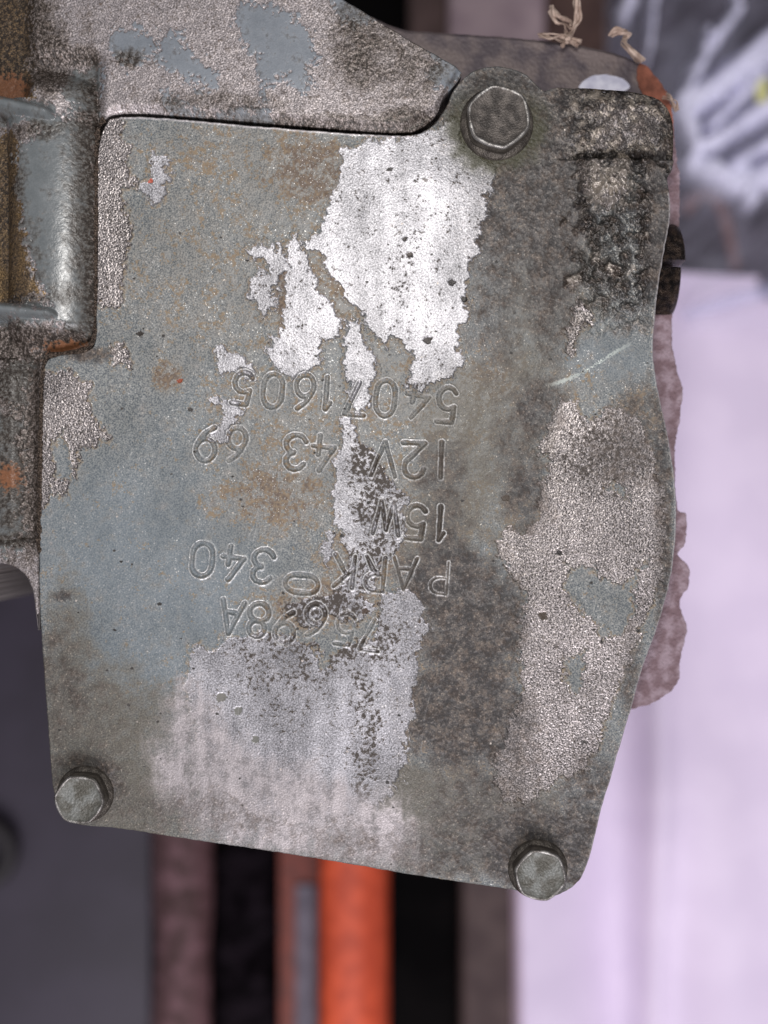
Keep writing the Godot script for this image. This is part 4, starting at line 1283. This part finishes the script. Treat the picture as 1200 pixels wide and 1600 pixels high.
func things_behind() -> void:
	# grey panel, lower left
	board("steel_panel", "flat purple-grey painted steel panel lying left of the motor", "panel", box_outline(-420, 240, 560, 1960, 0.012), 0.0, 0.012, mottled(sr(40, 33, 47), sr(47, 40, 55), 8.0, 0.5, 0.0, 0.0, 101))
	var w := thing("rubber_grommet", "black rubber grommet on the grey panel at the edge of the view", "grommet", at(-22, 1325, 0.012))
	var rings := []
	for s in [[0.0, 0.0075], [0.003, 0.0085], [0.005, 0.008], [0.0055, 0.006], [0.0045, 0.0045], [0.001, 0.004]]:
		var ring := PackedVector3Array()
		for i in 32:
			var a := TAU * i / 32.0
			ring.append(Vector3(cos(a) * s[1], s[0], sin(a) * s[1]))
		rings.append(ring)
	obj("grommet_ring", skin(rings), mottled(sr(26, 22, 26), sr(38, 34, 38), 60.0, 0.7, 0.0, 0.01, 102), w)
	# rusty bar
	var path := PackedVector3Array()
	var radii := PackedFloat32Array()
	for k in 12:
		var t := k / 11.0
		path.append(at(284 + 2 * sin(t * 5.0), 1180 + t * 640, 0.016))
		radii.append(0.0066 + 0.0003 * sin(t * 9.0) + 0.0002 * sin(t * 23.0))
	var bar := thing("rusty_bar", "pinkish rusted iron bar between the grey panel and the orange frame", "iron bar")
	obj("shaft", tube(path, radii, 20), mottled(sr(66, 44, 44), sr(112, 82, 88), 30.0, 0.75, 0.1, 0.03, 103), bar)
	var dirt := thing("gap_shade", "added black sheet standing in for shade between the rusty bar and the orange frame", "shade_sheet")  # black sheet added to stand for the shade in this gap
	var n := FastNoiseLite.new()
	n.seed = 8
	n.frequency = 40.0
	n.fractal_octaves = 3
	var shade_sheet := func(u: float, v: float) -> Vector3:
		var p := at(305 + u * 150, 1240 + v * 560, 0.01)
		var e := minf(minf(u, 1.0 - u) * 4.0, 1.0) * minf(minf(v, 1.0 - v) * 6.0, 1.0)
		return Vector3(p.x, 0.0005 + e * (0.006 + 0.006 * absf(n.get_noise_2d(p.x, p.z))), p.z)
	obj("cloth", sheet(30, 60, shade_sheet), mottled(sr(8, 6, 8), sr(32, 26, 32), 30.0, 0.85, 0.0, 0.02, 104), dirt)
	# orange frame rail
	var orange := mottled(sr(188, 68, 34), sr(216, 86, 48), 30.0, 0.6, 0.0, 0.0, 105)
	var frame := thing("orange_frame", "bright orange painted steel rail with a darker side flange and grey tape", "steel rail")
	var profile := [[-0.0105, 0.0], [-0.0105, 0.021], [-0.0095, 0.0232], [-0.007, 0.0245], [-0.003, 0.0247], [-0.0005, 0.0240], [0.0015, 0.0226], [0.0032, 0.0200], [0.0042, 0.0165], [0.0046, 0.012], [0.0046, 0.0]]
	var rail_rings := []
	for z in [1150.0, 1160.0, 1400.0, 1900.0]:
		var c := at(556, z, 0.0)
		var ring := PackedVector3Array()
		for p in profile:
			ring.append(Vector3(-0.0035 + p[0], p[1] + 0.0005, at(0, z, 0.02).z))
		rail_rings.append(ring)
	obj("rail", skin(rail_rings, true, true), orange, frame)
	obj("side_flange", slab(box_outline(436, 503, 1150, 1900, 0.012, 4.0), 0.0005, 0.012, 0.0002), mottled(sr(96, 38, 26), sr(118, 48, 32), 30.0, 0.6, 0.0, 0.0, 106), frame)  # same orange steel in shade, the shade put into its colour
	obj("grey_tape", slab(box_outline(462, 494, 1382, 1900, 0.0125, 6.0), 0.0122, 0.0128, 0.0001), mottled(sr(84, 78, 92), sr(106, 100, 114), 30.0, 0.6, 0.0, 0.0, 107), frame)
	# batten under the edge of the white cloth
	board("wooden_batten", "dull brown wooden batten beside the left edge of the white cloth", "batten", box_outline(722, 812, 1180, 1900, 0.008, 14.0), 0.0, 0.008, mottled(sr(68, 54, 54), sr(84, 70, 68), 20.0, 0.8, 0.0, 0.01, 108))
	# white cloth with long folds
	var cloth := func(u: float, v: float) -> Vector3:
		var px := lerpf(787.0, 1700.0, u)
		var py := lerpf(430.0, 1900.0, v)
		var p := at(px + 14.0 * v, py, 0.012)
		var y := 0.012
		y += 0.0060 * exp(-pow((px - 1012.0 + (py - 1300.0) * 0.02) / 26.0, 2.0)) * (0.5 + 0.5 * smoothstep(900.0, 1300.0, py))
		y += 0.0030 * exp(-pow((px - 1090.0 - (py - 1200.0) * 0.1) / 70.0, 2.0))
		y -= 0.0046 * exp(-pow((px - 950.0 - (py - 1200.0) * 0.05) / 60.0, 2.0))
		y += 0.0014 * sin(px * 0.013 + py * 0.003) + 0.0012 * sin(px * 0.021 - py * 0.006) + 0.0008 * sin(px * 0.004 - py * 0.012)
		y -= 0.010 * (1.0 - smoothstep(0.0, 0.018, u))
		return Vector3(p.x, y, p.z)
	var wc := obj("white_cloth", sheet(160, 60, cloth), mottled(sr(226, 212, 236), sr(233, 219, 242), 12.0, 0.9, 0.0, 0.004, 109), self)
	tag(wc, "pale lilac white cloth with soft long folds right of the motor", "cloth")
	# strips at the top
	board("brown_batten", "dark brown narrow wooden strip at the top beside the black gap", "wood strip", box_outline(640, 702, -260, 120, 0.010, 14.0), 0.0, 0.010, mottled(sr(84, 66, 64), sr(98, 78, 76), 20.0, 0.8, 0.0, 0.0, 110))
	board("cardboard_box", "pinkish grey cardboard box lid behind the motor at the top", "box", box_outline(702, 852, -260, 160, 0.016, 14.0), 0.0, 0.016, mottled(sr(160, 140, 148), sr(176, 156, 162), 20.0, 0.9, 0.0, 0.0, 111))
	board("dark_brown_block", "very dark brown wooden block between cardboard box and plastic bag", "wood block", box_outline(852, 952, -260, 160, 0.012, 14.0), 0.0, 0.012, mottled(sr(70, 50, 46), sr(86, 64, 58), 20.0, 0.8, 0.0, 0.0, 112))
	# clear bag over a dark case
	board("dark_case", "dark purple-black plastic case under the clear bag", "case", box_outline(954, 1700, -300, 470, 0.010, 10.0), 0.0, 0.010, mottled(sr(44, 38, 48), sr(62, 54, 66), 14.0, 0.45, 0.0, 0.0, 113))
	var bag := thing("plastic_bag", "crumpled clear plastic bag with bright white folds on the dark case", "plastic bag")
	var film := StandardMaterial3D.new()
	film.albedo_color = Color(0.86, 0.85, 0.95, 0.16)
	film.transparency = BaseMaterial3D.TRANSPARENCY_ALPHA
	film.roughness = 0.12
	film.cull_mode = BaseMaterial3D.CULL_DISABLED
	var n2 := FastNoiseLite.new()
	n2.seed = 31
	n2.frequency = 26.0
	n2.fractal_type = FastNoiseLite.FRACTAL_RIDGED
	n2.fractal_octaves = 3
	# creased film: whitened creases, and its bright highlights painted in as opaque white, clear between
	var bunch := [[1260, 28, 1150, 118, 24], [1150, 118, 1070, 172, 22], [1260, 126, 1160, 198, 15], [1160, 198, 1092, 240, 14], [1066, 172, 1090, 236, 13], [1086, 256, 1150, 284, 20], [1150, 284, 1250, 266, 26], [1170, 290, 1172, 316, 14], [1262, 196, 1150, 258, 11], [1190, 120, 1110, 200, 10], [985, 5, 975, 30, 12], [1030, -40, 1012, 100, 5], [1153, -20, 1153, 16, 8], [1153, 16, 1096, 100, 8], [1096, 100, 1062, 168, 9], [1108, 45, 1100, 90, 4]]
	var fverts := PackedVector3Array()
	var fcols := PackedColorArray()
	var fidx := PackedInt32Array()
	var gn := 180
	for j in gn + 1:
		for i in gn + 1:
			var q := Vector2(950.0 + 480.0 * i / gn, -130.0 + 640.0 * j / gn)
			var jit := Vector2(n2.get_noise_2d(q.x * 0.0011, q.y * 0.0011), n2.get_noise_2d(q.x * 0.0011 + 9.0, q.y * 0.0011)) * 5.0
			var diag := Vector2((q.x - q.y) * 0.7, (q.x + q.y) * 0.7)
			var ridge := clampf(n2.get_noise_2d(diag.x * 0.00022, diag.y * 0.0009) * 0.5 + 0.5, 0.0, 1.0)
			var f := 0.0
			for sgm in bunch:
				var a := Vector2(sgm[0], sgm[1])
				var ab := Vector2(sgm[2], sgm[3]) - a
				var p := q + jit - a
				var d := (p - ab * clampf(p.dot(ab) / ab.length_squared(), 0.0, 1.0)).length()
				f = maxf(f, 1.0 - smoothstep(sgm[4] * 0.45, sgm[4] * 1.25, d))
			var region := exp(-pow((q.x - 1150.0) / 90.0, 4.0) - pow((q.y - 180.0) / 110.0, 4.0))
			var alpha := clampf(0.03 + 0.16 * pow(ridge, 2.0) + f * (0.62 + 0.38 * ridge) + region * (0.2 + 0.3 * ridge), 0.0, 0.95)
			var v := at(q.x, q.y, 0.020)
			v.y = 0.0135 + 0.004 * ridge + 0.007 * f
			fverts.append(v)
			fcols.append(Color(0.78, 0.77, 0.96, alpha))
	for j in gn:
		for i in gn:
			var k := j * (gn + 1) + i
			for t in [k, k + 1, k + gn + 2, k, k + gn + 2, k + gn + 1]:
				fidx.append(t)
	var farr := []
	farr.resize(Mesh.ARRAY_MAX)
	farr[Mesh.ARRAY_VERTEX] = fverts
	farr[Mesh.ARRAY_COLOR] = fcols
	farr[Mesh.ARRAY_INDEX] = fidx
	var fam := ArrayMesh.new()
	fam.add_surface_from_arrays(Mesh.PRIMITIVE_TRIANGLES, farr)
	var fst := SurfaceTool.new()
	fst.create_from(fam, 0)
	fst.generate_normals()
	film.albedo_color = Color(1, 1, 1, 1)
	film.vertex_color_use_as_albedo = true
	film.roughness = 0.3
	obj("film", fst.commit(), film, bag)
	obj("yellow_sticker", slab(box_outline(1182, 1200, 122, 160, 0.0225, 4.0), 0.0222, 0.0225, 0.0001), mottled(sr(196, 196, 120), sr(214, 212, 150), 40.0, 0.5, 0.0, 0.0, 120), bag)
	# each fold a strip of film arched over its line, ruffled along it: [x, y, half width]
	var n3 := FastNoiseLite.new()
	n3.seed = 12
	n3.frequency = 160.0
	var fold := func(pts: Array, y: float, m: Material) -> void:
		var rings_f := []
		var steps := 6
		for k in pts.size() - 1:
			for t in steps + (1 if k == pts.size() - 2 else 0):
				var a := Vector3(pts[k][0], pts[k][1], pts[k][2])
				var b := Vector3(pts[k + 1][0], pts[k + 1][1], pts[k + 1][2])
				var pa := pts[maxi(k - 1, 0)] as Array
				var pb := pts[mini(k + 2, pts.size() - 1)] as Array
				var c := a.cubic_interpolate(b, Vector3(pa[0], pa[1], pa[2]), Vector3(pb[0], pb[1], pb[2]), float(t) / steps)
				var along := Vector2(b.x - a.x, b.y - a.y).normalized()
				var side := along.orthogonal()
				var ring := PackedVector3Array()
				for i in 13:
					var ac := lerpf(-1.0, 1.0, i / 12.0)
					var q := Vector2(c.x, c.y) + side * ac * c.z * (1.0 + 0.25 * n3.get_noise_2d(c.x * 0.0002, c.y * 0.0002 + ac))
					var v := at(q.x, q.y, y)
					v.y += c.z * 0.00008 * (1.0 - ac * ac) + c.z * 0.00006 * absf(n3.get_noise_2d(q.x * 0.0003, q.y * 0.0003))
					ring.append(v)
				rings_f.append(ring)
		var o := obj("fold", skin(rings_f, false, false, false), m, bag)
		o.set_meta("label", "white crease of the clear bag")
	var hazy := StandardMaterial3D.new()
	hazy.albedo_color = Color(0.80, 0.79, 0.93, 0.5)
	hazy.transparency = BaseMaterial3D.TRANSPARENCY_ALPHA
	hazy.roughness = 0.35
	var grey_film := StandardMaterial3D.new()
	grey_film.albedo_color = Color(0.60, 0.58, 0.70, 0.75)
	grey_film.transparency = BaseMaterial3D.TRANSPARENCY_ALPHA
	grey_film.roughness = 0.3


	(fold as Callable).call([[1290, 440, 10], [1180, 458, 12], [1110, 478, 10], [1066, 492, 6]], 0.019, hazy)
	# dim scraps of other things below the bag
	(fold as Callable).call([[1066, 330, 12], [1100, 300, 10], [1130, 330, 9], [1150, 420, 8]], 0.0125, mottled(sr(92, 62, 58), sr(120, 88, 84), 40.0, 0.8, 0.0, 0.0, 121))
